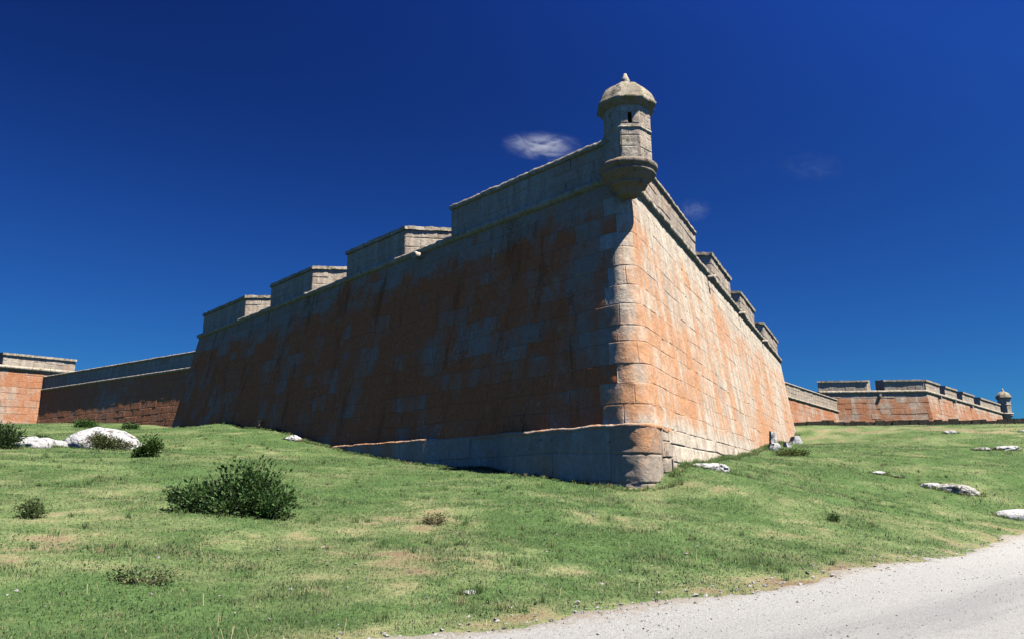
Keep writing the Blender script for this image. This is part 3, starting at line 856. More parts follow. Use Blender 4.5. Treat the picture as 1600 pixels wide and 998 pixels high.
# ------------------------------------------------------------------ low wall on the crest
def low_wall():
    p, q = az(17.0, 88.5), az(40, 97.5)
    d = q - p; L = float(np.hypot(*d)); d = d / L; n = np.array([d[1], -d[0]])
    mb = MB(); r = random.Random(5); u = 0; k = 0
    while u < L:
        w = r.uniform(.45, 1.1); h = r.uniform(.52, .72); t = r.uniform(.4, .6)
        a = p + d * u + n * r.uniform(-.06, .06); b = a + d * (w - .03)
        z = float(height(np.array([a[0]]), np.array([a[1]]))[0]) - .15
        v = lambda e, o, zz: np.array([e[0] - n[0] * o, e[1] - n[1] * o, zz])
        hexa(mb, [v(a, 0, z), v(b, 0, z), v(b, t, z), v(a, t, z), v(a, .04, z + h), v(b, .04, z + h), v(b, t, z + h), v(a, t, z + h)], .25, .05, 3, k)
        u += w; k += 1
    o = mb.build('stone_wall', M['fieldstone'], loc=(p[0], p[1], 6.5))
    tag(o, 'low dark wall of rough stones along the crest on the right', 'wall')
low_wall()

# ------------------------------------------------------------------ rocks
def rock_mat(name, a, b, lich):
    m = bpy.data.materials.new(name); t = NT(m)
    g = t.n('ShaderNodeNewGeometry').outputs['Position']
    n1 = t.noise(g, 1.6, 5, .65); n2 = t.noise(g, 12, 5, .7); n3 = t.noise(g, 45, 2, .6)
    c = t.mix(n1, a, b)
    c = t.mix(t.math('MULTIPLY', t.rng(n3, .55, .7), .35), c, (.25, .23, .21))
    c = t.mix(t.rng(t.math('ADD', n1, t.math('MULTIPLY', n2, .5)), .98 - lich, 1.08 - lich), c, (.16, .145, .12))
    vo = t.n('ShaderNodeTexVoronoi', feature='DISTANCE_TO_EDGE'); vo.inputs['Scale'].default_value = .7
    wv = t.n('ShaderNodeVectorMath', operation='ADD'); t.l(g, wv.inputs[0]); nz = t.n('ShaderNodeTexNoise'); nz.inputs['Scale'].default_value = 1.7; nz.inputs['Detail'].default_value = 4
    t.l(g, nz.inputs['Vector']); t.l(nz.outputs['Color'], wv.inputs[1]); t.l(wv.outputs[0], vo.inputs['Vector'])
    crack = t.rng(vo.outputs['Distance'], .0, .025)
    c = t.mix(crack, (.10, .09, .075), c)
    c = t.mix(t.math('MULTIPLY', t.rng(n2, .56, .7), .35), c, (.33, .31, .27))
    h = t.math('ADD', t.math('ADD', t.math('MULTIPLY', n1, 2.0), n2), t.math('MULTIPLY', crack, .7))
    t.out(c, .9, h, .9, .08, .15)
    return m
M['rock_white'] = rock_mat('bleached_granite', (.50, .49, .465), (.62, .61, .585), .16)
M['rock_grey'] = rock_mat('weathered_granite', (.36, .345, .31), (.54, .51, .46), .2)

ROCKS = []
def rock(x, y, sx, sy, sz, rot, seed, mat, label, group=None, sink=.3, rough=.22, tilt=0.0):
    nu, nv = 72, 36
    ROCKS.append((x, y, sx, sy, rot))
    th = np.linspace(0, 2 * math.pi, nu, endpoint=False); ph = np.linspace(-math.pi / 2, math.pi / 2, nv)
    T, Pp = np.meshgrid(th, ph, indexing='ij')
    X, Y, Z = np.cos(Pp) * np.cos(T), np.cos(Pp) * np.sin(T), np.sin(Pp)
    k = 1 + rough * 2 * (fbm(X * 1.4 + seed, Y * 1.4, Z * 1.4, seed, 4) - .5) + rough * .5 * (fbm(X * 5 + seed, Y * 5, Z * 5, seed + 3, 3) - .5)
    k = k - .22 * rough * np.abs(fbm(X * 2.2, Y * 2.2 + seed, Z * 2.2, seed + 8, 2) - .5) * 4
    X, Y, Z = X * k * sx, Y * k * sy, np.sign(Z) * np.abs(Z) ** .8 * k * sz
    Z = Z + tilt * X
    c, s = math.cos(rot), math.sin(rot)
    z0 = float(height(np.array([x]), np.array([y]))[0])
    P = np.stack([x + c * X - s * Y, y + s * X + c * Y, z0 + Z - sz * sink], -1).reshape(-1, 3)
    f = []
    for i in range(nu):
        a, b = i * nv, ((i + 1) % nu) * nv
        for j in range(nv - 1): f.append((a + j, b + j, b + j + 1, a + j + 1))
    mb = MB(); mb.add(P, f)
    o = mb.build('rock', M[mat], loc=(x, y, z0))
    return tag(o, label, 'rock', group)
W_ = 'rock_white'; G_ = 'rock_grey'
rock(-19.3, 37.9, 1.8, 1.5, .95, -.15, 2, W_, 'largest white boulder, domed, in the grass before the curtain wall', sink=.1, rough=.2)
rock(-21.0, 35.4, .92, .8, .5, .1, 5, W_, 'lumpy white rock with a broken top just left of the largest white boulder', sink=.05, rough=.3)
rock(-22.7, 36.8, .5, .5, .26, .1, 8, W_, 'small white rock farthest left in the pale cluster by the dark bush', sink=.1, rough=.3)
rock(-22.2, 38.2, .55, .45, .26, .6, 11, W_, 'small pale rock behind the lumpy white rock, left of the largest boulder', sink=.05, rough=.3)
rock(-20.45, 36.2, .45, .35, .34, .9, 15, W_, 'pale knob of rock on the right end of the left white cluster', sink=.1, rough=.3)
rock(-18.1, 39.2, .55, .5, .3, .2, 14, W_, 'flat white rock touching the right end of the largest boulder', sink=.15, rough=.25)
rock(-14.8, 33.4, .26, .22, .17, .2, 17, W_, 'small white stone behind the leafy low shrub', sink=.15, rough=.3)
rock(-12.1, 44.5, .48, .4, .26, -.2, 19, W_, 'white stone alone on the bank below the dark wall face', sink=.1, rough=.3)
rock(7.35, 30.2, .78, .5, .24, .05, 22, W_, 'low white rock in the grass just right of the bastion corner', sink=.12, rough=.28)
rock(18.75, 34.4, .95, .6, .33, -.25, 25, G_, 'grey humped rock on the right slope with a pale ledge', sink=.15, rough=.3, tilt=-.12)
rock(17.95, 34.9, .45, .4, .2, .1, 28, W_, 'pale slab lying against the left end of the grey humped rock', sink=.1, rough=.3)
rock(17.0, 37.6, .35, .3, .14, -.2, 29, W_, 'thin white sliver of rock left of the grey humped rock', sink=.1, rough=.3)
rock(17.6, 37.1, .22, .2, .1, -.2, 30, G_, 'tiny flat grey stone between the white sliver and the humped rock', sink=.1, rough=.3)
rock(18.95, 30.6, 1.0, .6, .34, .1, 31, W_, 'smooth white rock cut by the right edge nearest the road', sink=.1, rough=.16)
rock(32.4, 52.8, .85, .6, .26, .05, 33, W_, 'white rock high on the right slope at the edge of the photo', sink=.0, rough=.3)
rock(30.6, 52.5, .6, .5, .22, .05, 36, G_, 'greyish rock joined to the left of the high white rock', sink=.0, rough=.3)
rock(36.4, 66.6, .55, .4, .28, 0, 38, W_, 'small flat white rock just below the crest on the right', sink=.1, rough=.25)
rock(42.2, 66.0, .45, .35, .2, 0, 40, W_, 'faint pale rock below the crest at the far right edge', sink=.1, rough=.25)
rock(-.6, 11.8, .13, .09, .06, .3, 41, W_, 'small pale stone in the near grass beside the road', sink=.2, rough=.3)
# fallen masonry at the far end of the right face
def fallen(x, y, w, t, h, rot, seed, label):
    z0 = float(height(np.array([x]), np.array([y]))[0]) - .2
    c, s = math.cos(rot), math.sin(rot)
    pt = lambda a, b, z: np.array([x + c * a - s * b, y + s * a + c * b, z])
    k = .64
    mb = MB()
    hexa(mb, [pt(-w, -t, z0), pt(w, -t, z0), pt(w, t, z0), pt(-w, t, z0), pt(-w * k, -t * k, z0 + h), pt(w * k, -t * k, z0 + h * .92), pt(w * k, t * k, z0 + h), pt(-w * k, t * k, z0 + h)], .08, .14, 2.4, seed)
    o = mb.build('stone_block', M['rock_white'], loc=(x, y, z0))
    tag(o, label, 'stone block')
fallen(16.75, 51.5, .34, .16, 1.3, .5, 1, 'upright pale stone stub leaning against the foot of the right wall face')
fallen(16.2, 49.8, .3, .16, .55, .5, 2, 'squat stone block beside the upright stub at the wall foot')
fallen(18.6, 54.2, .32, .16, .55, .5, 3, 'small stone block between the upright stub and the far wall corner')
fallen(22.0, 62.3, .6, .22, .9, .5, 4, 'pale square stone block in grass at the far end of the right wall face')

# ------------------------------------------------------------------ vegetation
def leaf_mat(name, trans=.25, up=0.0):
    m = bpy.data.materials.new(name); t = NT(m)
    c = t.attr('tint').outputs['Vector']
    d = t.n('ShaderNodeBsdfPrincipled'); d.inputs['Roughness'].default_value = .6; d.inputs['Specular IOR Level'].default_value = .2
    t.l(c, d.inputs['Base Color'])
    tr = t.n('ShaderNodeBsdfTranslucent'); t.l(c, tr.inputs[0])
    mx = t.n('ShaderNodeMixShader'); mx.inputs[0].default_value = trans
    t.l(d.outputs[0], mx.inputs[1]); t.l(tr.outputs[0], mx.inputs[2])
    if up:
        g = t.n('ShaderNodeNewGeometry'); a = t.n('ShaderNodeVectorMath', operation='SCALE'); t.l(g.outputs['Normal'], a.inputs[0]); a.inputs[3].default_value = 1 - up
        b = t.n('ShaderNodeVectorMath', operation='ADD'); t.l(a.outputs[0], b.inputs[0]); b.inputs[1].default_value = (0, 0, up)
        c_ = t.n('ShaderNodeVectorMath', operation='NORMALIZE'); t.l(b.outputs[0], c_.inputs[0])
        t.l(c_.outputs[0], d.inputs['Normal']); t.l(c_.outputs[0], tr.inputs['Normal'])
    o = t.n('ShaderNodeOutputMaterial'); t.l(mx.outputs[0], o.inputs[0])
    return m
M['leaf'] = leaf_mat('shrub_leaf', .2); M['blade'] = leaf_mat('grass_blade', .3, .75)
M['twig'] = simple('twig_bark', (.12, .085, .06))

def mesh_np(name, P, faces_tri, tint, mat, loc=None):
    me = bpy.data.meshes.new(name); n = len(P)
    off = np.zeros(3) if loc is None else np.array(loc, float)
    me.vertices.add(n); me.vertices.foreach_set('co', (P - off).astype(np.float32).ravel())
    me.loops.add(faces_tri.size); me.loops.foreach_set('vertex_index', faces_tri.astype(np.int32).ravel())
    me.polygons.add(len(faces_tri)); me.polygons.foreach_set('loop_start', np.arange(len(faces_tri), dtype=np.int32) * 3)
    at = me.attributes.new('tint', 'FLOAT_VECTOR', 'POINT'); at.data.foreach_set('vector', tint.astype(np.float32).ravel())
    me.update(calc_edges=True); me.materials.append(mat)
    o = bpy.data.objects.new(name, me); o.location = off; COL.objects.link(o)
    return o

def leaves(centers, size, col, var, r, outward=None):
    """bent leaf of 4 points / 2 triangles at each centre"""
    n = len(centers)
    d = r.normal(size=(n, 3)); d[:, 2] = np.abs(d[:, 2]) * .6 + .1
    if outward is not None: d = d * .6 + outward * .8
    d /= np.linalg.norm(d, axis=1)[:, None]
    u = np.cross(d, r.normal(size=(n, 3))); u /= np.linalg.norm(u, axis=1)[:, None]
    nn = np.cross(u, d)
    L = size * r.uniform(.6, 1.3, (n, 1)); Wd = L * r.uniform(.38, .6, (n, 1))
    p0 = centers; p1 = centers + d * L * .5 + u * Wd * .5 + nn * L * .1; p2 = centers + d * L; p3 = centers + d * L * .5 - u * Wd * .5 + nn * L * .1
    P = np.stack([p0, p1, p2, p3], 1).reshape(-1, 3)
    i = np.arange(n)[:, None] * 4
    T = np.concatenate([i + np.array([0, 1, 2]), i + np.array([0, 2, 3])], 1).reshape(-1, 3)
    c = np.array(col) * (1 + var * r.normal(size=(n, 1))).clip(.4, 1.8)
    hue = r.uniform(-1, 1, (n, 1)) * np.array([.25, .06, 0]) * var
    return P, T, np.repeat(c * (1 + hue), 4, 0).clip(.005, .9)

def tube(mb, pts, r0, r1, seg=6):
    pts = [np.array(p, float) for p in pts]; n = len(pts); V = []
    for i, p in enumerate(pts):
        d = pts[min(i + 1, n - 1)] - pts[max(i - 1, 0)]; d /= np.linalg.norm(d)
        a = np.cross(d, [.3, .2, 1.0]); a /= np.linalg.norm(a); b = np.cross(d, a)
        rr = r0 + (r1 - r0) * i / (n - 1)
        for k in range(seg):
            t = 2 * math.pi * k / seg; V.append(p + rr * (a * math.cos(t) + b * math.sin(t)))
    f = []
    for i in range(n - 1):
        for k in range(seg): f.append((i * seg + k, i * seg + (k + 1) % seg, (i + 1) * seg + (k + 1) % seg, (i + 1) * seg + k))
    mb.add(np.array(V), f)

def shrub(x, y, blobs, nleaf, lsize, col, label, seed, var=.35, cols2=None, stems=10, spray=.12, name='shrub', cat='shrub', group=None):
    """stems that fork into twigs; leaves in sprays round the twig ends. blobs: (dx, dy, rx, ry, h, share)"""
    r = np.random.default_rng(seed)
    z0 = float(height(np.array([x]), np.array([y]))[0])
    root = empty(name, (x, y, z0)); tag(root, label, cat, group)
    mb = MB(); ends = []
    for (dx, dy, rx, ry, h, sh) in blobs:
        for k in range(max(2, int(stems * sh))):
            a = r.uniform(0, 2 * math.pi); q = math.sqrt(r.uniform(0, 1))
            zz = float(height(np.array([x + dx]), np.array([y + dy]))[0])
            b = np.array([x + dx + rx * .3 * q * math.cos(a), y + dy + ry * .3 * q * math.sin(a), zz - .05])
            el = r.uniform(.05, 1.0)
            e = np.array([x + dx + rx * math.cos(a) * q * .98, y + dy + ry * math.sin(a) * q * .98, zz + h * (.15 + .85 * math.sqrt(max(0, 1 - q * q * .85))) * (.55 + .45 * el)])
            m = (b + e) / 2 + np.array([0, 0, h * .12])
            tube(mb, [b, m, e], .016, .006)
            for j in range(5):
                t = r.uniform(.35, 1); s = b + (e - b) * t
                g = s + r.normal(size=3) * np.array([rx, ry, h]) * .16 + np.array([0, 0, h * .06])
                g[2] = max(g[2], zz + .05)
                tube(mb, [s, (s + g) / 2 + np.array([0, 0, .02]), g], .006, .003, 4)
                ends.append((g, dx, dy, h, zz))
            ends.append((e, dx, dy, h, zz))
    mb.build('stem', M['twig'], root)
    E = np.array([e[0] for e in ends]); c0 = np.array([[x + e[1], y + e[2], e[4] + e[3] * .35] for e in ends])
    per = max(1, int(nleaf / len(E)))
    idx = np.repeat(np.arange(len(E)), per)
    cen = E[idx] + r.normal(size=(len(idx), 3)) * spray
    out = cen - c0[idx]; out /= np.linalg.norm(out, axis=1)[:, None] + 1e-6
    zmin = height(cen[:, 0], cen[:, 1]) + .01
    cen[:, 2] = np.maximum(cen[:, 2], zmin)
    P, T, C = leaves(cen, lsize, col, var, r, out)
    # whole sprays differ a little in tone
    k = np.repeat(r.uniform(.45, 1.6, len(E))[idx], 4)[:, None]; C = C * k
    if cols2 is not None:
        pick = np.repeat((r.uniform(size=len(E)) < cols2[1])[idx], 4); C[pick] = np.array(cols2[0]) * r.uniform(.7, 1.3, (pick.sum(), 1))
    f = mesh_np('foliage', P - ROOT[root.name], T, C, M['leaf']); f.parent = root
    return root

shrub(-6.15, 18.2, [(.2, .1, .62, .6, .95, .4), (-.75, 0, .75, .5, .52, .3), (.85, 0, .62, .5, .58, .3), (-.1, -.3, .85, .4, .34, .3), (-1.1, .1, .33, .35, .36, .1)], 9000, .10, (.058, .10, .03),
      'wide dark green leafy bush alone on the open grass, lower left', 3, .4, ((.085, .16, .045), .33), 40, .11)
shrub(-20.6, 32.8, [(-.3, 0, .9, .8, .85, .6), (-1.3, .2, 1.0, .9, 1.0, .5)], 7000, .10, (.05, .085, .028), 'dark bush cut by the left edge in front of the white rocks', 5, .35, None, 26, .14)
shrub(-18.2, 35.9, [(0, 0, .75, .5, .62, .6), (.55, .1, .55, .5, .45, .4)], 5000, .075, (.075, .105, .035), 'olive green bush growing against the front of the largest white boulder', 7, .4, ((.2, .16, .07), .2), 24, .1)
shrub(-13.7, 30.5, [(0, 0, .38, .35, .62, .6), (-.2, 0, .35, .25, .32, .3)], 1800, .11, (.05, .095, .02), 'small glossy leaved shrub right of the largest white boulder', 9, .4, ((.12, .19, .05), .35), 14, .09)
shrub(-9.4, 16.1, [(0, 0, .24, .22, .3, .6)], 1500, .05, (.13, .18, .06), 'small round tuft shrub near the left edge on open grass', 11, .35, ((.16, .15, .06), .2), 18, .07)
shrub(-15.4, 50.6, [(0, 0, .6, .4, .55, .6)], 900, .08, (.24, .17, .12), 'dry pinkish brown scrub at the foot of the dark wall face', 13, .3, ((.12, .15, .05), .3), 24, .1)
shrub(15.85, 46.2, [(0, 0, .8, .6, .36, .6), (.8, .3, .5, .5, .28, .4)], 4200, .08, (.13, .18, .05), 'yellow green tussock near the foot of the right wall face', 15, .35, ((.17, .17, .06), .2), 26, .1)
shrub(-35.3, 66.2, [(0, 0, 1.0, .6, .42, .6)], 2600, .12, (.055, .12, .025), 'wider bright green clump in the grass before the curtain wall foot', 17, .35, None, 20, .16)
shrub(-30.9, 65.0, [(0, 0, .6, .5, .4, .6)], 1600, .12, (.055, .12, .025), 'smaller bright green clump behind the right end of the largest boulder', 19, .35, None, 14, .14)
shrub(-21.8, 37.2, [(0, 0, .5, .35, .38, .6)], 1600, .07, (.06, .095, .03), 'low green tuft between the pale rocks of the left cluster', 21, .35, None, 12, .08)
shrub(-5.05, 11.3, [(0, 0, .34, .26, .13, .6)], 900, .045, (.14, .19, .07), 'low weedy tuft in the near grass below the wide bush', 23, .35, ((.22, .19, .09), .25), 16, .06)
shrub(-1.7, 18.0, [(0, 0, .3, .2, .16, .6)], 700, .045, (.14, .14, .06), 'scruffy brownish tuft on the bare mound before the wall', 27, .35, ((.25, .19, .1), .4), 12, .06)
shrub(9.2, 23.5, [(0, 0, .2, .18, .13, .6)], 600, .05, (.06, .11, .03), 'dark green weed alone on the grass right of the bastion corner', 29, .35, None, 12, .06)

# tree top showing over the left curtain
def tree_top():
    x, y = -49.5, 101.5; r = np.random.default_rng(4)
    z0 = 8.0; root = empty('tree', (x, y, z0)); tag(root, 'green treetop just showing above the left curtain wall', 'tree')
    mb = MB(); tube(mb, [(x, y, z0), (x + .1, y, z0 + 4), (x, y + .1, z0 + 7.5)], .2, .07, 8)
    cen = []
    for k in range(26):
        a = r.uniform(0, 2 * math.pi); q = r.uniform(.2, 1.7); h = r.uniform(6, 8.9) - q * .35
        e = np.array([x + q * math.cos(a), y + q * math.sin(a), z0 + h])
        tube(mb, [(x, y, z0 + h - 1.6), e], .05, .015, 5)
        cen.append(e + r.normal(size=(110, 3)) * .28)
    mb.build('trunk', M['twig'], root)
    cen = np.concatenate(cen)
    P, T, C = leaves(cen, .2, (.05, .095, .03), .35, r)
    f = mesh_np('crown', P - ROOT[root.name], T, C, M['leaf']); f.parent = root
tree_top()

# grass blades
def make_grass():
    r = np.random.default_rng(2)
    n = 760000
    Dmin, Dmax = 7.0, 92.0
    # density falls with distance: sample D with pdf ~ D^-0.75
    p = .22
    u = r.uniform(size=n); D = (Dmin ** p + u * (Dmax ** p - Dmin ** p)) ** (1 / p)
    A = np.radians(r.uniform(-39, 39, n))
    x, y = D * np.sin(A), D * np.cos(A)
    # gather in tufts
    k = r.uniform(size=n) < .55
    rd = road_dist(x, y) + edge_wob(x, y)
    keep = (rd < r.exponential(.10, n) - .02) & ~inside_fort(x, y, -.15)
    d = dry(x, y)
    keep &= r.uniform(size=n) < np.where(d > .66, .55, 1.0)
    cl = fbm(x * 2.4, y * 2.4, 0, 51, 2)
    keep &= r.uniform(size=n) < .45 + 1.1 * sstep(.3, .7, cl)
    x, y, D, d, cl = x[keep], y[keep], D[keep], d[keep], cl[keep]
    n = len(x)
    z = height(x, y) - .01
    sc = (np.maximum(D, 9) / 13) ** .55
    clump = sstep(.45, .85, fbm(x * .7, y * .7, 3, 52, 3))
    H = (.03 + .055 * r.uniform(size=n) ** 1.6) * (.7 + .8 * clump) * sc ** .25 * (1.15 - .5 * sstep(.5, .9, d))
    Wd = .0048 * sc * r.uniform(.7, 1.5, n)
    a = r.uniform(0, 2 * math.pi, n); lean = r.uniform(.15, 1.1, n)
    dx, dy = np.cos(a), np.sin(a)
    b = r.uniform(0, 2 * math.pi, n); bx, by = np.cos(b) * Wd, np.sin(b) * Wd
    base = np.stack([x, y, z], -1); side = np.stack([bx, by, np.zeros(n)], -1)
    mid = base + np.stack([dx * H * lean * .25, dy * H * lean * .25, H * .55], -1)
    tip = base + np.stack([dx * H * lean * .9, dy * H * lean * .9, H * (1.05 - .3 * lean)], -1)
    P = np.stack([base - side, base + side, mid + side * .8, mid - side * .8, tip], 1).reshape(-1, 3)
    i = np.arange(n)[:, None] * 5
    T = np.concatenate([i + np.array(q) for q in ((0, 1, 2), (0, 2, 3), (3, 2, 4))], 1).reshape(-1, 3)
    c = turf_color(x, y)
    dead = r.uniform(size=n) < (.06 + .35 * sstep(.35, .9, d))
    c = c * r.uniform(.8, 1.45, (n, 1)) * (1 + r.uniform(-.12, .12, (n, 1)) * np.array([1, 0, .5]))
    c[dead] = np.array([.34, .30, .16]) * r.uniform(.7, 1.2, (dead.sum(), 1))
    C = np.repeat(c, 5, 0)
    # taller tufts: scattered, along the wall foot and round the rocks
    tx, ty, ts = [], [], []
    nt_ = 900; D = 7.5 + 40 * r.uniform(size=nt_) ** 1.4; A = np.radians(r.uniform(-38, 38, nt_)); X, Y = D * np.sin(A), D * np.cos(A)
    kp = (fbm(X * .4, Y * .4, 9, 63, 3) > .47) & (road_dist(X, Y) + edge_wob(X, Y) < -.25) & ~inside_fort(X, Y, .2)
    tx += list(X[kp]); ty += list(Y[kp]); ts += list(r.uniform(.5, 1.15, kp.sum()))
    for s_ in np.concatenate([r.uniform(-44, 0, 420), r.uniform(0, 50, 420)]):
        ext = (.30 if -24 < s_ < 1.1 else .05)
        z_ = 3.0
        for _ in range(4):
            p = near_outline.F(np.array([s_]), np.array([z_]), np.array([ext + .02]))[0]; z_ = float(height(np.array([p[0]]), np.array([p[1]]))[0])
        k = r.uniform(.0, .35); q = NL if s_ < 0 else NR
        tx.append(p[0] + q[0] * k); ty.append(p[1] + q[1] * k); ts.append(r.uniform(.5, 1.0) if s_ < 0 else r.uniform(.7, 1.6))
    for (X, Y, sx, sy, ro) in ROCKS:
        for k in range(int(10 + 16 * sx)):
            a = r.uniform(0, 6.283); q = r.uniform(.95, 1.15)
            ca, sa = math.cos(a) * sx * q, math.sin(a) * sy * q
            tx.append(X + ca * math.cos(ro) - sa * math.sin(ro)); ty.append(Y + ca * math.sin(ro) + sa * math.cos(ro)); ts.append(r.uniform(.5, 1.1))
    tx, ty, ts = np.array(tx), np.array(ty), np.array(ts)
    nb = 34; ix = np.repeat(np.arange(len(tx)), nb); n4 = len(ix)
    a = r.uniform(0, 6.283, n4); q = np.abs(r.normal(0, .085, n4)) * ts[ix]
    X, Y = tx[ix] + np.cos(a) * q, ty[ix] + np.sin(a) * q
    b0 = np.stack([X, Y, height(X, Y) - .01], -1); L = r.uniform(.07, .2, n4) * ts[ix]; le = r.uniform(.1, .9, n4)
    a = a + r.normal(0, .6, n4); far_ = (np.maximum(np.hypot(X, Y), 10) / 14) ** .5
    w4 = np.stack([np.cos(a + 1.6), np.sin(a + 1.6), 0 * a], -1) * (.0045 * far_)[:, None]
    m4 = b0 + np.stack([np.cos(a) * L * le * .3, np.sin(a) * L * le * .3, L * .6], -1); t4 = b0 + np.stack([np.cos(a) * L * le, np.sin(a) * L * le, L * (1.05 - .3 * le)], -1)
    P4 = np.stack([b0 - w4, b0 + w4, m4 + w4 * .8, m4 - w4 * .8, t4], 1).reshape(-1, 3); i4 = np.arange(n4)[:, None] * 5
    T4 = np.concatenate([i4 + np.array(q_) for q_ in ((0, 1, 2), (0, 2, 3), (3, 2, 4))], 1).reshape(-1, 3)
    tone = np.array([[.085, .15, .045], [.12, .19, .06], [.16, .19, .075], [.26, .24, .12]])[r.choice(4, len(tx), p=[.4, .35, .17, .08])]
    C4 = np.repeat(tone[ix] * r.uniform(.7, 1.4, (n4, 1)), 5, 0)
    # broad leaved weeds in patches, and bleached stalks
    nw = 70000; D = 7.5 + 30 * r.uniform(size=nw) ** 1.5; A = np.radians(r.uniform(-38, 38, nw))
    x, y = D * np.sin(A), D * np.cos(A)
    kp = (fbm(x * .9, y * .9, 7, 61, 3) + .35 * (fbm(x * 4, y * 4, 7, 62, 2) - .5) > .56) & (road_dist(x, y) + edge_wob(x, y) < -.1) & ~inside_fort(x, y, .1)
    x, y = x[kp], y[kp]; nw = len(x)
    cen = np.stack([x, y, height(x, y) + r.uniform(.005, .05, nw)], -1)
    P2, T2, C2 = leaves(cen, .042, (.085, .165, .055), .35, r)
    P3 = []; T3 = []; C3 = []
    ns = 900; D = 7.5 + 26 * r.uniform(size=ns) ** 1.3; A = np.radians(r.uniform(-38, 38, ns)); x, y = D * np.sin(A), D * np.cos(A)
    kp = (road_dist(x, y) + edge_wob(x, y) < .05) & ~inside_fort(x, y, .1); x, y = x[kp], y[kp]; ns = len(x)
    b0 = np.stack([x, y, height(x, y)], -1); a = r.uniform(0, 6.283, ns); L = r.uniform(.06, .2, ns)
    tp = b0 + np.stack([np.cos(a) * L * .5, np.sin(a) * L * .5, L], -1); w3 = np.stack([np.cos(a + 1.6), np.sin(a + 1.6), 0 * a], -1) * .003
    P3 = np.stack([b0 - w3, b0 + w3, tp + w3, tp - w3], 1).reshape(-1, 3); i3 = np.arange(ns)[:, None] * 4
    T3 = np.concatenate([i3 + np.array([0, 1, 2]), i3 + np.array([0, 2, 3])], 1).reshape(-1, 3)
    C3 = np.repeat(np.array([.45, .38, .22]) * r.uniform(.6, 1.2, (ns, 1)), 4, 0)
    T = np.concatenate([T, T2 + len(P), T3 + len(P) + len(P2), T4 + len(P) + len(P2) + len(P3)]); P = np.concatenate([P, P2, P3, P4]); C = np.concatenate([C, C2, C3, C4])
    o = mesh_np('grass', P, T, C, M['blade'])
    tag(o, 'short cropped green grass with dry patches over the slope', 'grass', kind='stuff')
make_grass()

# pale grit and crumbs along the road edge and scattered in the turf
def make_grit():
    r = np.random.default_rng(8); mb = MB()
    s = np.concatenate([r.uniform(18, 62, 900), r.uniform(18, 50, 260)])
    cx = np.interp(s, _cum, EDGE[:, 0]); cy = np.interp(s, _cum, EDGE[:, 1])
    off = np.concatenate([r.normal(.05, .28, 900), -np.abs(r.normal(0, 3.2, 260))])
    x = cx + off * .68; y = cy - off * .73
    z = height(x, y)
    for k in range(len(x)):
        q = abs(r.normal(.012, .012)) + .008
        v = r.normal(size=(6, 3)); base = np.array([[1, 0, 0], [-1, 0, 0], [0, 1, 0], [0, -1, 0], [0, 0, .7], [0, 0, -.7]]) * q + v * q * .25
        mb.add(base + np.array([x[k], y[k], z[k] + q * .3]), [(0, 2, 4), (2, 1, 4), (1, 3, 4), (3, 0, 4), (2, 0, 5), (1, 2, 5), (3, 1, 5), (0, 3, 5)])
    o = mb.build('gravel', M['rock_grey'], smooth=False)
    tag(o, 'loose pale grit along the road edge and in the turf', 'gravel', kind='stuff')
make_grit()
def make_chippings():
    r = np.random.default_rng(18); mb = MB(); n = 5200
    s = 30 + 34 * r.uniform(size=n) ** 1.1; wd = .1 + 6.5 * r.uniform(size=n) ** 1.3
    x = np.interp(s, _cum, EDGE[:, 0]) + wd * .72; y = np.interp(s, _cum, EDGE[:, 1]) - wd * .69
    kp = road_dist(x, y) + edge_wob(x, y) > .12; x, y = x[kp], y[kp]; z = height(x, y, False) + .012
    for k in range(len(x)):
        q = .006 + abs(r.normal(0, .006)); v = r.normal(size=(5, 3)) * q * .25
        mb.add(np.array([[1, 0, 0], [-1, .2, 0], [0, 1, 0], [.1, -1, 0], [0, 0, .8]]) * q + v + np.array([x[k], y[k], z[k]]), [(0, 2, 4), (2, 1, 4), (1, 3, 4), (3, 0, 4)])
    o = mb.build('road_chippings', M['chip'], smooth=False)
    tag(o, 'small grey stone chippings lying on the pale road', 'gravel', kind='stuff')
M['chip'] = rock_mat('grey_chippings', (.16, .155, .14), (.5, .49, .46), .2)
make_chippings()

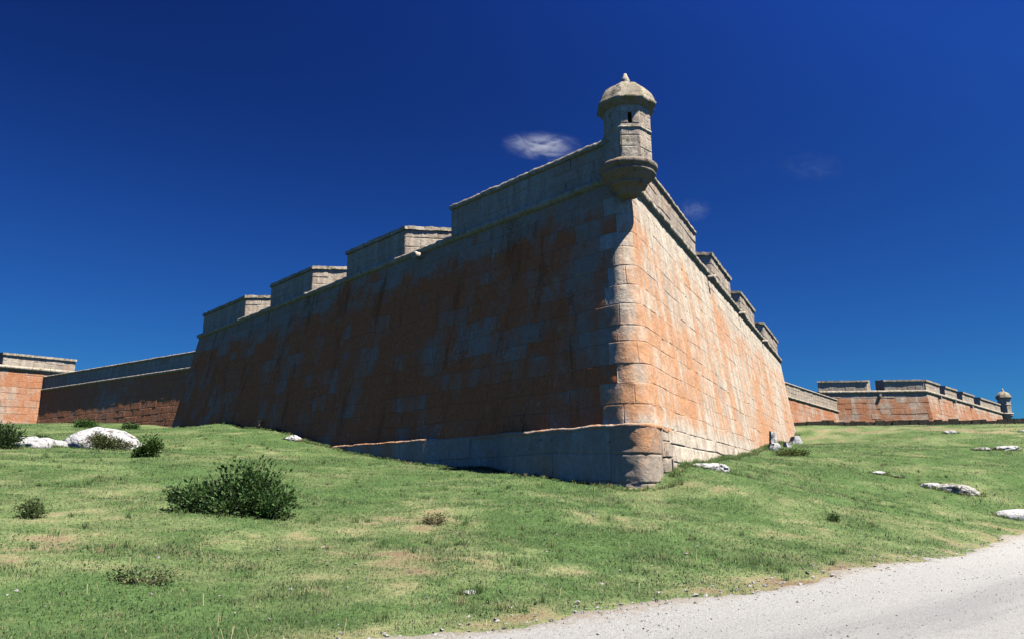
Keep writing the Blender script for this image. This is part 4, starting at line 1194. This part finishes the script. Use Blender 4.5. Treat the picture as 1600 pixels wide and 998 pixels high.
# ------------------------------------------------------------------ clouds
def cloud(loc, sx, sy, sz, seed, dens, label):
    m = bpy.data.materials.new('cloud_vapour'); t = NT(m)
    tc = t.n('ShaderNodeTexCoord').outputs['Object']
    ln = t.n('ShaderNodeVectorMath', operation='LENGTH'); t.l(tc, ln.inputs[0])
    ad = t.n('ShaderNodeVectorMath', operation='ADD'); t.l(tc, ad.inputs[0]); ad.inputs[1].default_value = (seed * 3.7, seed * 1.3, 0)
    n = t.noise(t.scalev(ad.outputs[0], (1, 1, .8)), 2.3, 8, .68, .7)
    f = t.math('MULTIPLY', t.rng(ln.outputs['Value'], 1.0, .0), t.rng(n, .43, .80))
    v = t.n('ShaderNodeVolumePrincipled'); v.inputs['Color'].default_value = (.95, .97, 1, 1); v.inputs['Anisotropy'].default_value = 0.0
    t.l(t.math('MULTIPLY', f, dens), v.inputs['Density'])
    o_ = t.n('ShaderNodeOutputMaterial'); t.l(v.outputs[0], o_.inputs['Volume'])
    th = np.linspace(0, 2 * math.pi, 32, endpoint=False); ph = np.linspace(-math.pi / 2, math.pi / 2, 16)
    T, Pp = np.meshgrid(th, ph, indexing='ij')
    P = np.stack([np.cos(Pp) * np.cos(T), np.cos(Pp) * np.sin(T), np.sin(Pp)], -1).reshape(-1, 3)
    f_ = []
    for i in range(32):
        a, b = i * 16, ((i + 1) % 32) * 16
        for j in range(15): f_.append((a + j, b + j, b + j + 1, a + j + 1))
    mb = MB(); mb.add(P, f_); o = mb.build('cloud', m)
    o.location = loc; o.scale = (sx, sy, sz)
    o.rotation_euler = (0, R_(4), 0)
    return tag(o, label, 'cloud')
cloud((37, 899, 405), 56, 36, 15, 1, .13, 'small thin white cloud just left of the sentry turret')
cloud((211, 875, 316), 26, 20, 16, 2, .025, 'faint wisp of cloud beside the right parapet below the turret')
cloud((336, 835, 352), 46, 30, 20, 4, .004, 'barely visible streak of cloud in the right half of the sky')

# ------------------------------------------------------------------ sky, sun, camera
SUN_AZ, SUN_EL = R_(120), R_(62)
w = bpy.data.worlds.new('World'); scene.world = w; w.use_nodes = True
nt = w.node_tree; nt.nodes.clear()
sky = nt.nodes.new('ShaderNodeTexSky'); sky.sky_type = 'NISHITA'; sky.sun_disc = False
sky.sun_elevation = SUN_EL; sky.sun_rotation = SUN_AZ; sky.air_density = 1.0; sky.dust_density = .1; sky.ozone_density = 3.0; sky.altitude = 800
bg = nt.nodes.new('ShaderNodeBackground'); bg.inputs[1].default_value = .1
out = nt.nodes.new('ShaderNodeOutputWorld')
# deep polarised blue: each channel of the physical sky gets its own contrast
ss_ = nt.nodes.new('ShaderNodeSeparateColor'); cc_ = nt.nodes.new('ShaderNodeCombineColor')
nt.links.new(sky.outputs[0], ss_.inputs[0])
for i, (g, k) in enumerate(((1.3, .040), (1.55, .0890), (1.08, .340))):
    pw = nt.nodes.new('ShaderNodeMath'); pw.operation = 'POWER'; pw.inputs[1].default_value = g
    ml = nt.nodes.new('ShaderNodeMath'); ml.operation = 'MULTIPLY'; ml.inputs[1].default_value = k
    nt.links.new(ss_.outputs[i], pw.inputs[0]); nt.links.new(pw.outputs[0], ml.inputs[0]); nt.links.new(ml.outputs[0], cc_.inputs[i])
# light from a quarter turn off the sun is polarised and dims most, high up
tc_ = nt.nodes.new('ShaderNodeTexCoord')
def vm(op, a, b, t='ShaderNodeMath'):
    q = nt.nodes.new(t); q.operation = op
    for i, v in enumerate((a, b)):
        if v is None: continue
        if isinstance(v, (int, float)) or isinstance(v, tuple): q.inputs[i].default_value = v
        else: nt.links.new(v, q.inputs[i])
    return q.outputs[1] if op == 'DOT_PRODUCT' else q.outputs[0]
sd_ = (math.sin(SUN_AZ) * math.cos(SUN_EL), math.cos(SUN_AZ) * math.cos(SUN_EL), math.sin(SUN_EL))
dt_ = vm('DOT_PRODUCT', tc_.outputs['Generated'], sd_, 'ShaderNodeVectorMath')
s2_ = vm('SUBTRACT', 1.0, vm('MULTIPLY', dt_, dt_))
pol_ = vm('MINIMUM', vm('MULTIPLY', vm('SUBTRACT', 1.0, vm('MULTIPLY', s2_, .86)), 1 / .2165), 1.35)
mr_ = nt.nodes.new('ShaderNodeMapRange'); mr_.interpolation_type = 'SMOOTHSTEP'
sx_ = nt.nodes.new('ShaderNodeSeparateXYZ'); nt.links.new(tc_.outputs['Generated'], sx_.inputs[0]); nt.links.new(sx_.outputs[2], mr_.inputs[0])
mr_.inputs[1].default_value = .18; mr_.inputs[2].default_value = .58
fac_ = vm('ADD', 1.0, vm('MULTIPLY', mr_.outputs[0], vm('SUBTRACT', pol_, 1.0)))
sc_ = nt.nodes.new('ShaderNodeVectorMath'); sc_.operation = 'SCALE'
nt.links.new(cc_.outputs[0], sc_.inputs[0]); nt.links.new(fac_, sc_.inputs[3])
nt.links.new(sc_.outputs[0], bg.inputs[0]); nt.links.new(bg.outputs[0], out.inputs[0])

ld = bpy.data.lights.new('sun', 'SUN'); ld.energy = 4.6; ld.angle = R_(.53); ld.color = (1, .955, .88)
lo = bpy.data.objects.new('sun', ld); COL.objects.link(lo)
sv = Vector((math.sin(SUN_AZ) * math.cos(SUN_EL), math.cos(SUN_AZ) * math.cos(SUN_EL), math.sin(SUN_EL)))
lo.rotation_euler = sv.to_track_quat('Z', 'Y').to_euler(); lo.location = sv * 60

cam = bpy.data.cameras.new('camera'); cam.sensor_width = 36; cam.lens = 28.0; cam.clip_end = 20000; cam.clip_start = .1
co = bpy.data.objects.new('camera', cam); COL.objects.link(co); scene.camera = co
co.location = (0, 0, EYE); co.rotation_euler = (R_(90 + 11.95), 0, 0)

vs = scene.view_settings
scene.display_settings.display_device = 'sRGB'
vs.view_transform = 'Standard'; vs.look = 'None'; vs.gamma = 1; vs.use_curve_mapping = False; vs.exposure = 1.0
scene.cycles.use_denoising = True
scene.cycles.max_bounces = 6; scene.cycles.diffuse_bounces = 3; scene.cycles.transparent_max_bounces = 6; scene.cycles.volume_bounces = 1
scene.cycles.sample_clamp_indirect = .010
